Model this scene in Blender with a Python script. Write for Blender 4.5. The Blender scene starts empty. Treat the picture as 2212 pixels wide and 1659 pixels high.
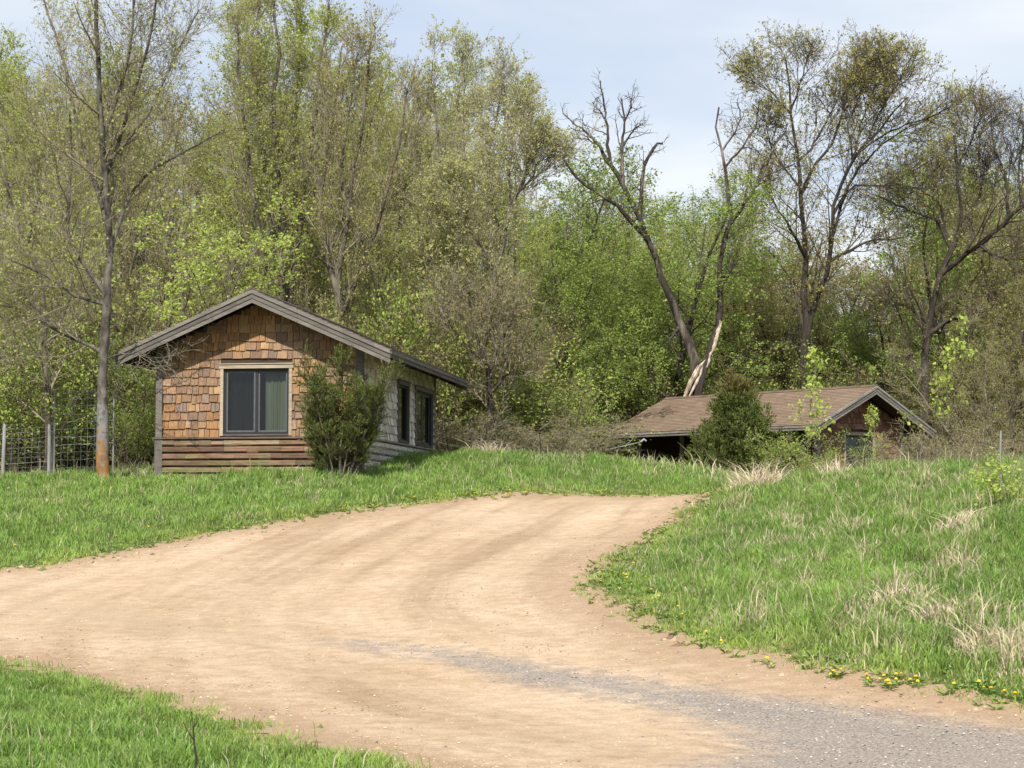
import bpy, math, random
import numpy as np
from mathutils import Vector, Matrix

random.seed(5)
RNG = np.random.default_rng(11)
scene = bpy.context.scene
COL = scene.collection
PI = math.pi

# ------------------------------------------------------------------ camera
F_PX, CX, CY = 4300.0, 1106.0, 829.5        # focal length and centre in the units of a 2212 px wide picture
PITCH = math.atan(290.5 / F_PX)
EYE = 1.6
cam_d = bpy.data.cameras.new('camera')
cam = bpy.data.objects.new('camera', cam_d)
COL.objects.link(cam)
cam.location = (0, 0, EYE)
cam.rotation_euler = (PI / 2 + PITCH, 0, 0)
cam_d.sensor_width = 36.0
cam_d.lens = 36.0 * F_PX / 2212.0
cam_d.clip_start = 0.1
cam_d.clip_end = 6000
scene.camera = cam
CP, SP = math.cos(PITCH), math.sin(PITCH)


def W(px, py, Y):
    """world point seen at (px, py) at distance Y in front of the camera"""
    u, v = px - CX, CY - py
    dy = F_PX * CP - v * SP
    dz = F_PX * SP + v * CP
    return np.array([u / dy * Y, Y, EYE + dz / dy * Y])


# ------------------------------------------------------------------ small helpers
def nrm(a):
    return a / np.maximum(np.linalg.norm(a, axis=-1, keepdims=True), 1e-9)


def tag(o, label=None, cat=None, group=None, kind=None):
    if label: o['label'] = label
    if cat: o['category'] = cat
    if group: o['group'] = group
    if kind: o['kind'] = kind
    return o


def empty(name, loc=(0, 0, 0), rz=0.0):
    o = bpy.data.objects.new(name, None)
    o.empty_display_size = 0.3
    o.location = loc
    o.rotation_euler = (0, 0, rz)
    COL.objects.link(o)
    return o


def mesh_data(name, V, faces, mat, col=None, smooth=False, extra=None):
    """faces: list of (m,k) int arrays"""
    V = np.ascontiguousarray(V, dtype=np.float32)
    me = bpy.data.meshes.new(name)
    faces = [np.asarray(f, dtype=np.int32) for f in faces if len(f)]
    nl = sum(f.size for f in faces); npoly = sum(len(f) for f in faces)
    me.vertices.add(len(V)); me.vertices.foreach_set('co', V.ravel())
    me.loops.add(nl); me.polygons.add(npoly)
    me.loops.foreach_set('vertex_index', np.concatenate([f.ravel() for f in faces]))
    starts, tot = [], 0
    for f in faces:
        starts.append(tot + np.arange(len(f), dtype=np.int32) * f.shape[1]); tot += f.size
    me.polygons.foreach_set('loop_start', np.concatenate(starts).astype(np.int32))
    me.polygons.foreach_set('use_smooth', np.full(npoly, bool(smooth)))
    me.update(calc_edges=True)
    if col is not None:
        a = me.attributes.new('col', 'FLOAT_COLOR', 'POINT')
        c4 = np.ones((len(V), 4), dtype=np.float32); c4[:, :3] = col
        a.data.foreach_set('color', c4.ravel())
    for k, arr in (extra or {}).items():
        a = me.attributes.new(k, 'FLOAT', 'POINT')
        a.data.foreach_set('value', np.asarray(arr, dtype=np.float32))
    me.materials.append(mat)
    return me


def link(name, me, parent=None):
    o = bpy.data.objects.new(name, me)
    COL.objects.link(o)
    if parent: o.parent = parent
    return o


def mk(name, V, faces, mat, parent=None, col=None, smooth=False, extra=None):
    return link(name, mesh_data(name, V, faces, mat, col, smooth, extra), parent)


class MB:
    """collects boxes and prisms for one mesh"""
    def __init__(s): s.v = []; s.q = []; s.t = []; s.c = []; s.n = 0
    def hexa(s, p8, col=(1, 1, 1)):
        b = s.n; s.v.extend([tuple(p) for p in p8]); s.c.extend([col] * 8); s.n += 8
        p = [np.array(q, float) for q in (p8[0], p8[1], p8[3], p8[4])]
        fs = [[b, b+3, b+2, b+1], [b+4, b+5, b+6, b+7], [b, b+1, b+5, b+4], [b+1, b+2, b+6, b+5], [b+2, b+3, b+7, b+6], [b+3, b, b+4, b+7]]
        if np.dot(np.cross(p[1] - p[0], p[2] - p[0]), p[3] - p[0]) < 0: fs = [f[::-1] for f in fs]
        s.q.extend(fs)
    def box(s, x0, x1, y0, y1, z0, z1, col=(1, 1, 1)):
        s.hexa([(x0,y0,z0),(x1,y0,z0),(x1,y1,z0),(x0,y1,z0),(x0,y0,z1),(x1,y0,z1),(x1,y1,z1),(x0,y1,z1)], col)
    def add(s, V, faces, col=(1, 1, 1)):
        b = s.n; V = [tuple(p) for p in V]; s.v.extend(V); s.c.extend([col] * len(V)); s.n += len(V)
        for f in faces:
            f = [i + b for i in f]
            if len(f) == 3: s.t.append(f)
            elif len(f) == 4: s.q.append(f)
            else:
                for i in range(1, len(f) - 1): s.t.append([f[0], f[i], f[i+1]])
    def rod(s, p, q, r, n=6, col=(1, 1, 1), r2=None):
        V, Fq = tubes(np.array([[p, q]], float), np.array([[r, r if r2 is None else r2]]), n, np.random.default_rng(1))
        k = n
        s.add(V, [list(f) for f in Fq] + [list(range(k))[::-1], list(range(k, 2 * k))], col)
    def build(s, name, mat, parent=None, smooth=False):
        return mk(name, np.array(s.v), [np.array(s.q, dtype=np.int32).reshape(-1, 4), np.array(s.t, dtype=np.int32).reshape(-1, 3)], mat, parent, np.array(s.c), smooth)


def tubes(P, R, S, rng):
    """P (N,n,3) centre lines, R (N,n) radii -> verts, quads"""
    N, n, _ = P.shape
    T = np.empty_like(P)
    T[:, 1:-1] = P[:, 2:] - P[:, :-2]; T[:, 0] = P[:, 1] - P[:, 0]; T[:, -1] = P[:, -1] - P[:, -2]
    T = nrm(T)
    main = nrm(P[:, -1] - P[:, 0])
    ref = np.cross(main, nrm(rng.normal(size=(N, 3))))
    bad = np.linalg.norm(ref, axis=1) < 0.1
    ref[bad] = np.cross(main[bad], np.array([1.0, 0.3, 0.1]))
    ref = nrm(ref)[:, None, :]
    U = nrm(ref - (ref * T).sum(-1, keepdims=True) * T)
    Vv = np.cross(T, U)
    a = np.arange(S) * 2 * PI / S
    ring = U[:, :, None, :] * np.cos(a)[None, None, :, None] + Vv[:, :, None, :] * np.sin(a)[None, None, :, None]
    V = P[:, :, None, :] + ring * R[:, :, None, None]
    idx = np.arange(N * n * S).reshape(N, n, S)
    a0 = idx[:, :-1, :]; b0 = np.roll(a0, -1, axis=2); a1 = idx[:, 1:, :]; b1 = np.roll(a1, -1, axis=2)
    Q = np.stack([a0, b0, b1, a1], axis=-1).reshape(-1, 4)
    return V.reshape(-1, 3), Q


def merge(parts):
    """parts: list of (V, F) with the same face size"""
    Vs, Fs, off = [], [], 0
    for V, F in parts:
        Vs.append(V); Fs.append(F + off); off += len(V)
    return np.concatenate(Vs), np.concatenate(Fs)


_perm = np.random.default_rng(3).random((256, 256)).astype(np.float32)
def vnoise(x, y, s=1.0, seed=0):
    x = np.asarray(x) / s + seed * 17.3; y = np.asarray(y) / s + seed * 9.7
    xi = np.floor(x).astype(int); yi = np.floor(y).astype(int); fx = x - xi; fy = y - yi
    fx = fx * fx * (3 - 2 * fx); fy = fy * fy * (3 - 2 * fy)
    g = lambda i, j: _perm[i % 256, j % 256]
    return (g(xi, yi) * (1 - fx) + g(xi + 1, yi) * fx) * (1 - fy) + (g(xi, yi + 1) * (1 - fx) + g(xi + 1, yi + 1) * fx) * fy
def fbm(x, y, s=1.0, seed=0, o=3):
    t = 0; a = 0.5; n = 0
    for k in range(o):
        t = t + a * vnoise(x, y, s / 2 ** k, seed + k); n += a; a *= 0.5
    return t / n
def sstep(a, b, x):
    t = np.clip((np.asarray(x, float) - a) / (b - a), 0, 1)
    return t * t * (3 - 2 * t)


# ------------------------------------------------------------------ materials
def new_mat(name):
    m = bpy.data.materials.new(name); m.use_nodes = True
    nt = m.node_tree; nt.nodes.clear()
    return m, nt, nt.nodes, nt.links


def N(nodes, typ, **kw):
    n = nodes.new(typ)
    for k, v in kw.items():
        if hasattr(n, k): setattr(n, k, v)
        else: n.inputs[k].default_value = v
    return n


def mixcol(nodes, links, fac, a, b, mode='MIX'):
    n = nodes.new('ShaderNodeMix'); n.data_type = 'RGBA'; n.blend_type = mode
    for sock, val in ((n.inputs[0], fac), (n.inputs[6], a), (n.inputs[7], b)):
        if hasattr(val, 'is_linked'): links.new(val, sock)
        elif isinstance(val, (int, float)): sock.default_value = val
        else: sock.default_value = (*val[:3], 1)
    return n.outputs[2]


def ramp(nodes, links, fac, stops):
    r = nodes.new('ShaderNodeValToRGB')
    el = r.color_ramp.elements
    while len(el) > 1: el.remove(el[-1])
    el[0].position = stops[0][0]; el[0].color = (*stops[0][1], 1)
    for p, c in stops[1:]:
        e = el.new(p); e.color = (*c, 1)
    links.new(fac, r.inputs[0])
    return r.outputs[0]


def mat_attr(name, rough=0.8, translucent=0.0, noise=0.0, scale=(8, 8, 8), bump=0.0, tint=(1, 1, 1), spec=0.25):
    """surface whose own colour sits in the mesh attribute 'col', varied by noise"""
    m, nt, nd, lk = new_mat(name)
    out = nd.new('ShaderNodeOutputMaterial')
    at = N(nd, 'ShaderNodeAttribute', attribute_name='col')
    c = mixcol(nd, lk, 1.0, at.outputs['Color'], tint, 'MULTIPLY')
    nz = None
    if noise or bump:
        tc = nd.new('ShaderNodeTexCoord'); mp = nd.new('ShaderNodeMapping'); mp.inputs['Scale'].default_value = scale
        lk.new(tc.outputs['Object'], mp.inputs[0])
        nz = N(nd, 'ShaderNodeTexNoise', Scale=1.0, Detail=5.0, Roughness=0.65)
        lk.new(mp.outputs[0], nz.inputs['Vector'])
        k = ramp(nd, lk, nz.outputs['Fac'], [(0.25, (1 - noise,) * 3), (0.75, (1 + noise,) * 3)])
        c = mixcol(nd, lk, 1.0, c, k, 'MULTIPLY')
    bs = nd.new('ShaderNodeBsdfPrincipled'); bs.inputs['Roughness'].default_value = rough
    bs.inputs['Specular IOR Level'].default_value = spec
    lk.new(c, bs.inputs['Base Color'])
    if bump:
        bp = N(nd, 'ShaderNodeBump', Strength=bump, Distance=0.02)
        lk.new(nz.outputs['Fac'], bp.inputs['Height']); lk.new(bp.outputs[0], bs.inputs['Normal'])
    sh = bs.outputs[0]
    if translucent:
        tr = nd.new('ShaderNodeBsdfTranslucent'); lk.new(c, tr.inputs['Color'])
        mx = nd.new('ShaderNodeMixShader'); mx.inputs[0].default_value = translucent
        lk.new(sh, mx.inputs[1]); lk.new(tr.outputs[0], mx.inputs[2]); sh = mx.outputs[0]
    lk.new(sh, out.inputs[0])
    return m


def mat_plain(name, col, rough=0.7, noise=0.25, scale=(6, 6, 6), bump=0.2, metal=0.0, col2=None, lo=0.4, hi=0.65):
    m, nt, nd, lk = new_mat(name)
    out = nd.new('ShaderNodeOutputMaterial')
    tc = nd.new('ShaderNodeTexCoord'); mp = nd.new('ShaderNodeMapping'); mp.inputs['Scale'].default_value = scale
    lk.new(tc.outputs['Object'], mp.inputs[0])
    nz = N(nd, 'ShaderNodeTexNoise', Scale=1.0, Detail=6.0, Roughness=0.65); lk.new(mp.outputs[0], nz.inputs['Vector'])
    k = ramp(nd, lk, nz.outputs['Fac'], [(0.25, (1 - noise,) * 3), (0.75, (1 + noise,) * 3)])
    base = col
    if col2:
        n2 = N(nd, 'ShaderNodeTexNoise', Scale=0.37, Detail=4.0, Roughness=0.6); lk.new(mp.outputs[0], n2.inputs['Vector'])
        base = ramp(nd, lk, n2.outputs['Fac'], [(lo, col), (hi, col2)])
    c = mixcol(nd, lk, 1.0, base, k, 'MULTIPLY')
    bs = nd.new('ShaderNodeBsdfPrincipled'); bs.inputs['Roughness'].default_value = rough; bs.inputs['Metallic'].default_value = metal
    bs.inputs['Specular IOR Level'].default_value = 0.25
    lk.new(c, bs.inputs['Base Color'])
    if bump:
        bp = N(nd, 'ShaderNodeBump', Strength=bump, Distance=0.03)
        lk.new(nz.outputs['Fac'], bp.inputs['Height']); lk.new(bp.outputs[0], bs.inputs['Normal'])
    lk.new(bs.outputs[0], out.inputs[0])
    return m


def mat_glass(name):
    m, nt, nd, lk = new_mat(name)
    out = nd.new('ShaderNodeOutputMaterial')
    tr = nd.new('ShaderNodeBsdfTransparent'); tr.inputs[0].default_value = (0.62, 0.66, 0.64, 1)
    gl = nd.new('ShaderNodeBsdfGlossy'); gl.inputs['Roughness'].default_value = 0.04; gl.inputs[0].default_value = (0.9, 0.95, 0.95, 1)
    fr = N(nd, 'ShaderNodeFresnel', IOR=1.6)
    ad = N(nd, 'ShaderNodeMath', operation='MULTIPLY'); ad.inputs[1].default_value = 0.9
    ge = nd.new('ShaderNodeNewGeometry'); iv = N(nd, 'ShaderNodeMath', operation='SUBTRACT'); iv.inputs[0].default_value = 1.0
    lk.new(ge.outputs['Backfacing'], iv.inputs[1])
    fm = N(nd, 'ShaderNodeMath', operation='MULTIPLY'); lk.new(fr.outputs[0], fm.inputs[0]); lk.new(iv.outputs[0], fm.inputs[1])
    lk.new(fm.outputs[0], ad.inputs[0])
    mx = nd.new('ShaderNodeMixShader'); lk.new(ad.outputs[0], mx.inputs[0]); lk.new(tr.outputs[0], mx.inputs[1]); lk.new(gl.outputs[0], mx.inputs[2])
    lk.new(mx.outputs[0], out.inputs[0])
    return m


M_LEAF = mat_attr('spring_leaf', rough=0.7, translucent=0.52, spec=0.08)
M_NEEDLE = mat_attr('cedar_needle', rough=0.7, translucent=0.2)
M_GRASS = mat_attr('grass_blade', rough=0.6, translucent=0.3)
M_BARK = mat_plain('grey_brown_bark', (0.08, 0.066, 0.05), 0.9, 0.5, (8, 8, 2.4), 0.8, col2=(0.15, 0.13, 0.105))
M_BARK_DARK = mat_plain('dark_bark', (0.028, 0.023, 0.019), 0.9, 0.5, (9, 9, 2.5), 0.9, col2=(0.065, 0.053, 0.043))
M_BARK_DEAD = mat_plain('dead_bark', (0.036, 0.029, 0.024), 0.9, 0.5, (6, 6, 1.6), 0.9, col2=(0.17, 0.14, 0.11), lo=0.5, hi=0.68)
M_BARE = mat_plain('bare_dead_wood', (0.5, 0.42, 0.33), 0.85, 0.45, (16, 16, 3), 0.7, col2=(0.2, 0.145, 0.1), lo=0.42, hi=0.66)
M_TWIG = mat_plain('grey_brown_twig', (0.19, 0.16, 0.115), 0.9, 0.2, (1, 1, 1), 0.0, col2=(0.25, 0.215, 0.155))
M_TWIG_DARK = mat_plain('dark_twig', (0.06, 0.048, 0.036), 0.9, 0.2, (1, 1, 1), 0.0, col2=(0.1, 0.08, 0.056))
M_WOODCOL = mat_attr('weathered_board', rough=0.85, noise=0.32, scale=(2.2, 2.2, 26), bump=0.35)
M_BOARDH = mat_attr('weathered_long_board', rough=0.85, noise=0.6, scale=(3.5, 3.5, 45), bump=0.5)
M_SHINGLE = mat_attr('wood_shingle', rough=0.85, noise=0.42, scale=(38, 38, 3.5), bump=0.3)
M_ROOF = mat_attr('asphalt_shingle', rough=0.95, noise=0.22, scale=(30, 30, 30), bump=0.3)
M_DARKWOOD = mat_plain('dark_backing_wood', (0.05, 0.036, 0.026), 0.9, 0.3, (6, 6, 2), 0.2)
M_FRAME = mat_plain('dark_window_frame', (0.022, 0.023, 0.026), 0.5, 0.2, (9, 9, 9), 0.0)
M_CURTAIN = mat_attr('curtain_cloth', rough=0.9, translucent=0.2, noise=0.2, scale=(18, 18, 1.2))
M_GLASS = mat_glass('window_glass')
M_WIRE = mat_plain('galvanised_wire', (0.24, 0.25, 0.25), 0.5, 0.25, (3, 3, 3), 0.0, metal=0.3)
M_POST = mat_plain('grey_post', (0.17, 0.17, 0.16), 0.75, 0.25, (8, 8, 2), 0.2, col2=(0.26, 0.26, 0.245))
M_STONE = mat_attr('pebble', rough=0.9)
M_FLOWER = mat_attr('flower', rough=0.7, translucent=0.15)


def mat_lichen():
    m, nt, nd, lk = new_mat('lichen_bark')
    out = nd.new('ShaderNodeOutputMaterial')
    tc = nd.new('ShaderNodeTexCoord')
    mp = nd.new('ShaderNodeMapping'); mp.inputs['Scale'].default_value = (7, 7, 3); lk.new(tc.outputs['Object'], mp.inputs[0])
    nz = N(nd, 'ShaderNodeTexNoise', Scale=1.0, Detail=6.0, Roughness=0.65); lk.new(mp.outputs[0], nz.inputs['Vector'])
    bark = ramp(nd, lk, nz.outputs['Fac'], [(0.34, (0.035, 0.03, 0.025)), (0.5, (0.095, 0.084, 0.071)), (0.68, (0.17, 0.158, 0.138))])
    n2 = N(nd, 'ShaderNodeTexNoise', Scale=7.0, Detail=6.0, Roughness=0.7); lk.new(tc.outputs['Object'], n2.inputs['Vector'])
    sx = nd.new('ShaderNodeSeparateXYZ'); lk.new(tc.outputs['Object'], sx.inputs[0])
    # lichen grows on the lower 1.9 m of the trunk
    mr = N(nd, 'ShaderNodeMapRange'); lk.new(sx.outputs['Z'], mr.inputs[0])
    mr.inputs[1].default_value = 0.2; mr.inputs[2].default_value = 2.3; mr.inputs[3].default_value = 0.185; mr.inputs[4].default_value = -0.2
    ad = N(nd, 'ShaderNodeMath', operation='ADD'); lk.new(n2.outputs['Fac'], ad.inputs[0]); lk.new(mr.outputs[0], ad.inputs[1])
    lf = ramp(nd, lk, ad.outputs[0], [(0.52, (0, 0, 0)), (0.66, (.95, .95, .95))])
    gr = ramp(nd, lk, ad.outputs[0], [(0.42, (0, 0, 0)), (0.5, (0.7, 0.7, 0.7))])
    c = mixcol(nd, lk, gr, bark, (0.2, 0.22, 0.225))
    og = ramp(nd, lk, nz.outputs['Fac'], [(0.35, (0.17, 0.078, 0.016)), (0.65, (0.27, 0.14, 0.035))])
    c = mixcol(nd, lk, lf, c, og)
    bs = nd.new('ShaderNodeBsdfPrincipled'); bs.inputs['Roughness'].default_value = 0.9; bs.inputs['Specular IOR Level'].default_value = 0.2
    lk.new(c, bs.inputs['Base Color'])
    bp = N(nd, 'ShaderNodeBump', Strength=0.6, Distance=0.03); lk.new(nz.outputs['Fac'], bp.inputs['Height']); lk.new(bp.outputs[0], bs.inputs['Normal'])
    lk.new(bs.outputs[0], out.inputs[0])
    return m
M_LICHEN = mat_lichen()

# ------------------------------------------------------------------ terrain
ROAD = np.array([(-40, 40), (-14, 29.8), (-7.97, 31), (-6.19, 33), (-5.1, 34.6), (-3.9, 36), (-2.5, 38), (-0.99, 40), (0.4, 42.2), (1.98, 43.8), (4.64, 45.6), (9, 47.2), (18, 48), (30, 46),
                 (30, 42), (18, 44), (9, 44.1), (6.4, 43.5), (4.95, 41.9), (2.85, 35), (1.9, 31.3), (1.25, 28.5), (0.9, 26.6), (0.86, 25), (1.2, 23), (1.83, 20), (2.82, 17.5), (3.99, 15.5), (6.2, 12.4), (9, 9),
                 (14, 2), (6, 0), (2.5, 7.5), (0.7, 11), (-0.49, 12.8), (-1.82, 15.5), (-3.41, 18.2), (-5.27, 20.5), (-9, 22.6), (-16, 24), (-40, 27)], float)


def catmull(poly, k=5):
    n = len(poly); out = []
    for i in range(n):
        p0, p1, p2, p3 = poly[i - 1], poly[i], poly[(i + 1) % n], poly[(i + 2) % n]
        for t in np.arange(k) / k:
            a = 0.5 * ((2 * p1) + (-p0 + p2) * t + (2 * p0 - 5 * p1 + 4 * p2 - p3) * t * t + (-p0 + 3 * p1 - 3 * p2 + p3) * t ** 3)
            l = p1 * (1 - t) + p2 * t
            out.append(0.75 * a + 0.25 * l)
    return np.array(out)
ROADC = catmull(ROAD, 4)


def sdist(x, y, poly=None):
    """signed distance to the road outline, negative on the road"""
    poly = ROADC if poly is None else poly
    x = np.asarray(x, float).ravel(); y = np.asarray(y, float).ravel()
    A = poly; B = np.roll(poly, -1, axis=0)
    best = np.full(x.shape, 1e9); inside = np.zeros(x.shape, bool)
    for (ax, ay), (bx, by) in zip(A, B):
        ex, ey = bx - ax, by - ay
        t = np.clip(((x - ax) * ex + (y - ay) * ey) / (ex * ex + ey * ey + 1e-12), 0, 1)
        d = (x - ax - t * ex) ** 2 + (y - ay - t * ey) ** 2
        best = np.minimum(best, d)
        c = (ay > y) != (by > y)
        if ey != 0:
            inside ^= c & (x < ex * (y - ay) / ey + ax)
    d = np.sqrt(best)
    return np.where(inside, -d, d)


def wp(px, py, Y): return tuple(W(px, py, Y))
TP = [(-6, 2, 0), (0, 2, 0), (6, 2, 0), (-10, 10, 0), (-3, 10, 0), (3, 10, 0), (10, 10, 0.1), (-6, 16, .03), (0, 15, 0.0), (0, 19, .13),
      wp(0, 1235, 31), wp(300, 1190, 33), wp(640, 1130, 36), wp(1000, 1082, 40), wp(1300, 1073, 44), wp(1560, 1073, 46),
      wp(1510, 1085, 42.5), wp(1400, 1140, 35), wp(1280, 1210, 28.5), wp(1260, 1275, 25), wp(1500, 1400, 20), wp(1800, 1475, 17.5), wp(2212, 1545, 15.5),
      wp(0, 1420, 20.5), wp(700, 1300, 26), wp(500, 1200, 31.5), wp(1000, 1150, 34),
      wp(0, 1056, 40), wp(230, 1042, 42), wp(340, 1038, 42.6), wp(640, 1026, 42), wp(800, 1016, 43), wp(945, 990, 49), wp(1080, 988, 47), wp(1200, 988, 49), wp(1400, 1006, 49), wp(1500, 1022, 49), wp(1580, 1042, 48.5), wp(1200, 1035, 46),
      wp(1600, 1052, 38), wp(1700, 1034, 36), wp(1950, 1024, 35.5), wp(2212, 1008, 34), wp(1560, 1180, 29.5), wp(1800, 1200, 26.5), wp(2212, 1250, 21), wp(2000, 1400, 18), wp(1900, 1100, 31), wp(2212, 1105, 27), wp(1700, 1290, 23),
      (2, 56, 2.75), (6, 56, 2.3), (9, 62, 1.95), (13, 66, 1.95), (5, 72, 2.0), (18, 64, 2.0), (16, 50, 1.8), (11, 50, 1.8), (18, 40, 2.2), (22, 32, 2.3), (26, 22, 1.6), (20, 14, .6), (12, 12, 0.3),
      (-14, 44, 2.3), (-12, 36, 1.4), (-16, 32, 1.0), (-25, 40, 1.6), (-15, 60, 2.5), (-5, 56, 2.9), (0, 66, 2.8), (-20, 80, 2.8), (0, 80, 2.6), (20, 80, 2.3),
      (-30, 100, 3.4), (0, 100, 3.2), (30, 100, 3.0), (-30, 135, 5.0), (0, 135, 5.0), (30, 135, 5.0), (40, 60, 2.2), (-40, 60, 2.5), (40, 30, 2), (-40, 20, .4), (40, 0, .2), (-40, 0, .1)]
TP = np.array(TP)


def _tps_fit(P, lam=0.02):
    n = len(P); S = 10.0
    xy = P[:, :2] / S
    d2 = ((xy[:, None] - xy[None]) ** 2).sum(-1)
    K = 0.5 * d2 * np.log(d2 + 1e-12)
    A = np.zeros((n + 3, n + 3)); A[:n, :n] = K + lam * np.eye(n); A[:n, n] = 1; A[:n, n+1:] = xy; A[n, :n] = 1; A[n+1:, :n] = xy.T
    b = np.zeros(n + 3); b[:n] = P[:, 2]
    return xy, np.linalg.solve(A, b), S
_TX, _TW, _TS = _tps_fit(TP)


def H(x, y):
    x = np.asarray(x, float); sh = x.shape
    x = np.clip(x.ravel(), -42, 42); y = np.clip(np.asarray(y, float).ravel(), -4, 138)
    out = np.empty_like(x)
    for i in range(0, len(x), 60000):
        q = np.stack([x[i:i+60000], y[i:i+60000]], 1) / _TS
        d2 = ((q[:, None] - _TX[None]) ** 2).sum(-1)
        n = len(_TX)
        out[i:i+60000] = (0.5 * d2 * np.log(d2 + 1e-12)) @ _TW[:n] + _TW[n] + q @ _TW[n+1:]
    # small lumps off the road
    return out.reshape(sh)


def h1(x, y): return float(H(np.array([x]), np.array([y]))[0])


def axis(segs):
    out = [segs[0][0]]
    for a, b, st in segs:
        n = max(1, int(round((b - a) / st)))
        out.extend(list(a + (b - a) * (np.arange(1, n + 1) / n)))
    return np.array(out)
gx = axis([(-1800, -200, 400), (-200, -60, 35), (-60, -24, 4), (-24, -13, .7), (-13, 12, .2), (12, 24, .7), (24, 60, 4), (60, 200, 35), (200, 1800, 400)])
gy = axis([(-300, -30, 90), (-30, 4, 3.4), (4, 10, .6), (10, 50, .2), (50, 80, 1.0), (80, 140, 4), (140, 300, 40), (300, 2600, 460)])
GX, GY = np.meshgrid(gx, gy)
GZ = H(GX, GY)
GSD = sdist(GX, GY).reshape(GX.shape)
lump = (fbm(GX, GY, 1.3, 4) - .5) * .12
GZ = GZ + lump * sstep(0.1, 1.2, GSD) * (1 - sstep(60, 120, GY))
# shallow wheel ruts and washboard on the road
GZ = GZ + np.where(GSD < 0, (fbm(GX, GY, .9, 9) - .5) * .025, 0)
ny, nx = GX.shape
GV = np.stack([GX, GY, GZ], -1).reshape(-1, 3)
gi = np.arange(nx * ny).reshape(ny, nx)
GQ = np.stack([gi[:-1, :-1], gi[:-1, 1:], gi[1:, 1:], gi[1:, :-1]], -1).reshape(-1, 4)
EDGE_N = (fbm(GV[:, 0], GV[:, 1], .8, 21) - .35) * 1.1
wood_mask = sstep(-2, 3, GY - np.where(GX < -3, 45.5, 57)).ravel()


def mat_ground():
    m, nt, nd, lk = new_mat('ground_soil')
    out = nd.new('ShaderNodeOutputMaterial')
    tc = nd.new('ShaderNodeTexCoord')
    a = N(nd, 'ShaderNodeAttribute', attribute_name='road_edge'); b = N(nd, 'ShaderNodeAttribute', attribute_name='wood')
    n1 = N(nd, 'ShaderNodeTexNoise', Scale=7.0, Detail=7.0, Roughness=0.7); lk.new(tc.outputs['Object'], n1.inputs['Vector'])
    n2 = N(nd, 'ShaderNodeTexNoise', Scale=0.8, Detail=5.0, Roughness=0.6); lk.new(tc.outputs['Object'], n2.inputs['Vector'])
    turf = ramp(nd, lk, n1.outputs['Fac'], [(0.3, (0.035, 0.045, 0.014)), (0.5, (0.07, 0.1, 0.025)), (0.7, (0.15, 0.14, 0.06))])
    litter = ramp(nd, lk, n1.outputs['Fac'], [(0.3, (0.05, 0.036, 0.022)), (0.5, (0.12, 0.09, 0.055)), (0.7, (0.2, 0.16, 0.1))])
    moss = ramp(nd, lk, n2.outputs['Fac'], [(0.45, (0, 0, 0)), (0.6, (1, 1, 1))])
    litter = mixcol(nd, lk, moss, litter, (0.06, 0.08, 0.022))
    dirt = ramp(nd, lk, n1.outputs['Fac'], [(0.3, (0.17, 0.115, 0.07)), (0.55, (0.33, 0.235, 0.145)), (0.75, (0.42, 0.31, 0.2))])
    c = mixcol(nd, lk, b.outputs['Fac'], turf, litter)
    mr = N(nd, 'ShaderNodeMapRange'); lk.new(a.outputs['Fac'], mr.inputs[0])
    mr.inputs[1].default_value = -0.05; mr.inputs[2].default_value = 0.25; mr.inputs[3].default_value = 1; mr.inputs[4].default_value = 0
    c = mixcol(nd, lk, mr.outputs[0], c, dirt)
    bs = nd.new('ShaderNodeBsdfPrincipled'); bs.inputs['Roughness'].default_value = 0.95; bs.inputs['Specular IOR Level'].default_value = 0.1
    lk.new(c, bs.inputs['Base Color'])
    bp = N(nd, 'ShaderNodeBump', Strength=0.7, Distance=0.06); lk.new(n1.outputs['Fac'], bp.inputs['Height']); lk.new(bp.outputs[0], bs.inputs['Normal'])
    lk.new(bs.outputs[0], out.inputs[0])
    return m
ground = mk('ground', GV, [GQ], mat_ground(), smooth=True, extra={'road_edge': GSD.ravel() - np.clip(EDGE_N, -.15, .6), 'wood': wood_mask})
tag(ground, kind='structure')


def px_ground(px, py):
    """where the line of sight through (px,py) meets the terrain"""
    Y = np.arange(9, 90, 0.05)
    u, v = px - CX, CY - py
    dy = F_PX * CP - v * SP; dz = F_PX * SP + v * CP
    z = EYE + dz / dy * Y; x = u / dy * Y
    d = z - H(x, Y)
    k = np.argmax(d < 0) if (d < 0).any() else len(Y) - 1
    return x[k], Y[k]


# road : the cells of the ground grid inside the outline, laid 6 mm higher
cell_sd = GSD[:-1, :-1]
cx_in = (np.minimum(np.minimum(GSD[:-1, :-1], GSD[1:, :-1]), np.minimum(GSD[:-1, 1:], GSD[1:, 1:])) < 0.15).ravel()
RQ = GQ[cx_in]
used, inv = np.unique(RQ, return_inverse=True)
RV = GV[used].copy(); RV[:, 2] += 0.006
RQ = inv.reshape(-1, 4)
GRAVEL_PX = [(700, 1384), (900, 1391), (1100, 1422), (1300, 1452), (1500, 1492), (1800, 1520), (2212, 1568), (2700, 1640), (2700, 1900), (1300, 1850), (1480, 1668), (1590, 1618), (1480, 1565), (1330, 1522), (1150, 1487), (980, 1452), (820, 1410)]
GP = np.array([px_ground(a, b) if b < 1650 else (W(a, b, 1.0)[0] * EYE / max(1e-3, (EYE - W(a, b, 1.0)[2])), EYE / max(1e-3, (EYE - W(a, b, 1.0)[2]))) for a, b in GRAVEL_PX])
GPC = catmull(GP, 3)
g_sd = sdist(RV[:, 0], RV[:, 1], GPC)
STREAK_PX = [(0, 1285), (300, 1310), (560, 1378), (760, 1392), (720, 1400), (520, 1390), (300, 1365), (0, 1318)]
ST = np.array([px_ground(a, b) for a, b in STREAK_PX]); s_sd = sdist(RV[:, 0], RV[:, 1], ST)
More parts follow.
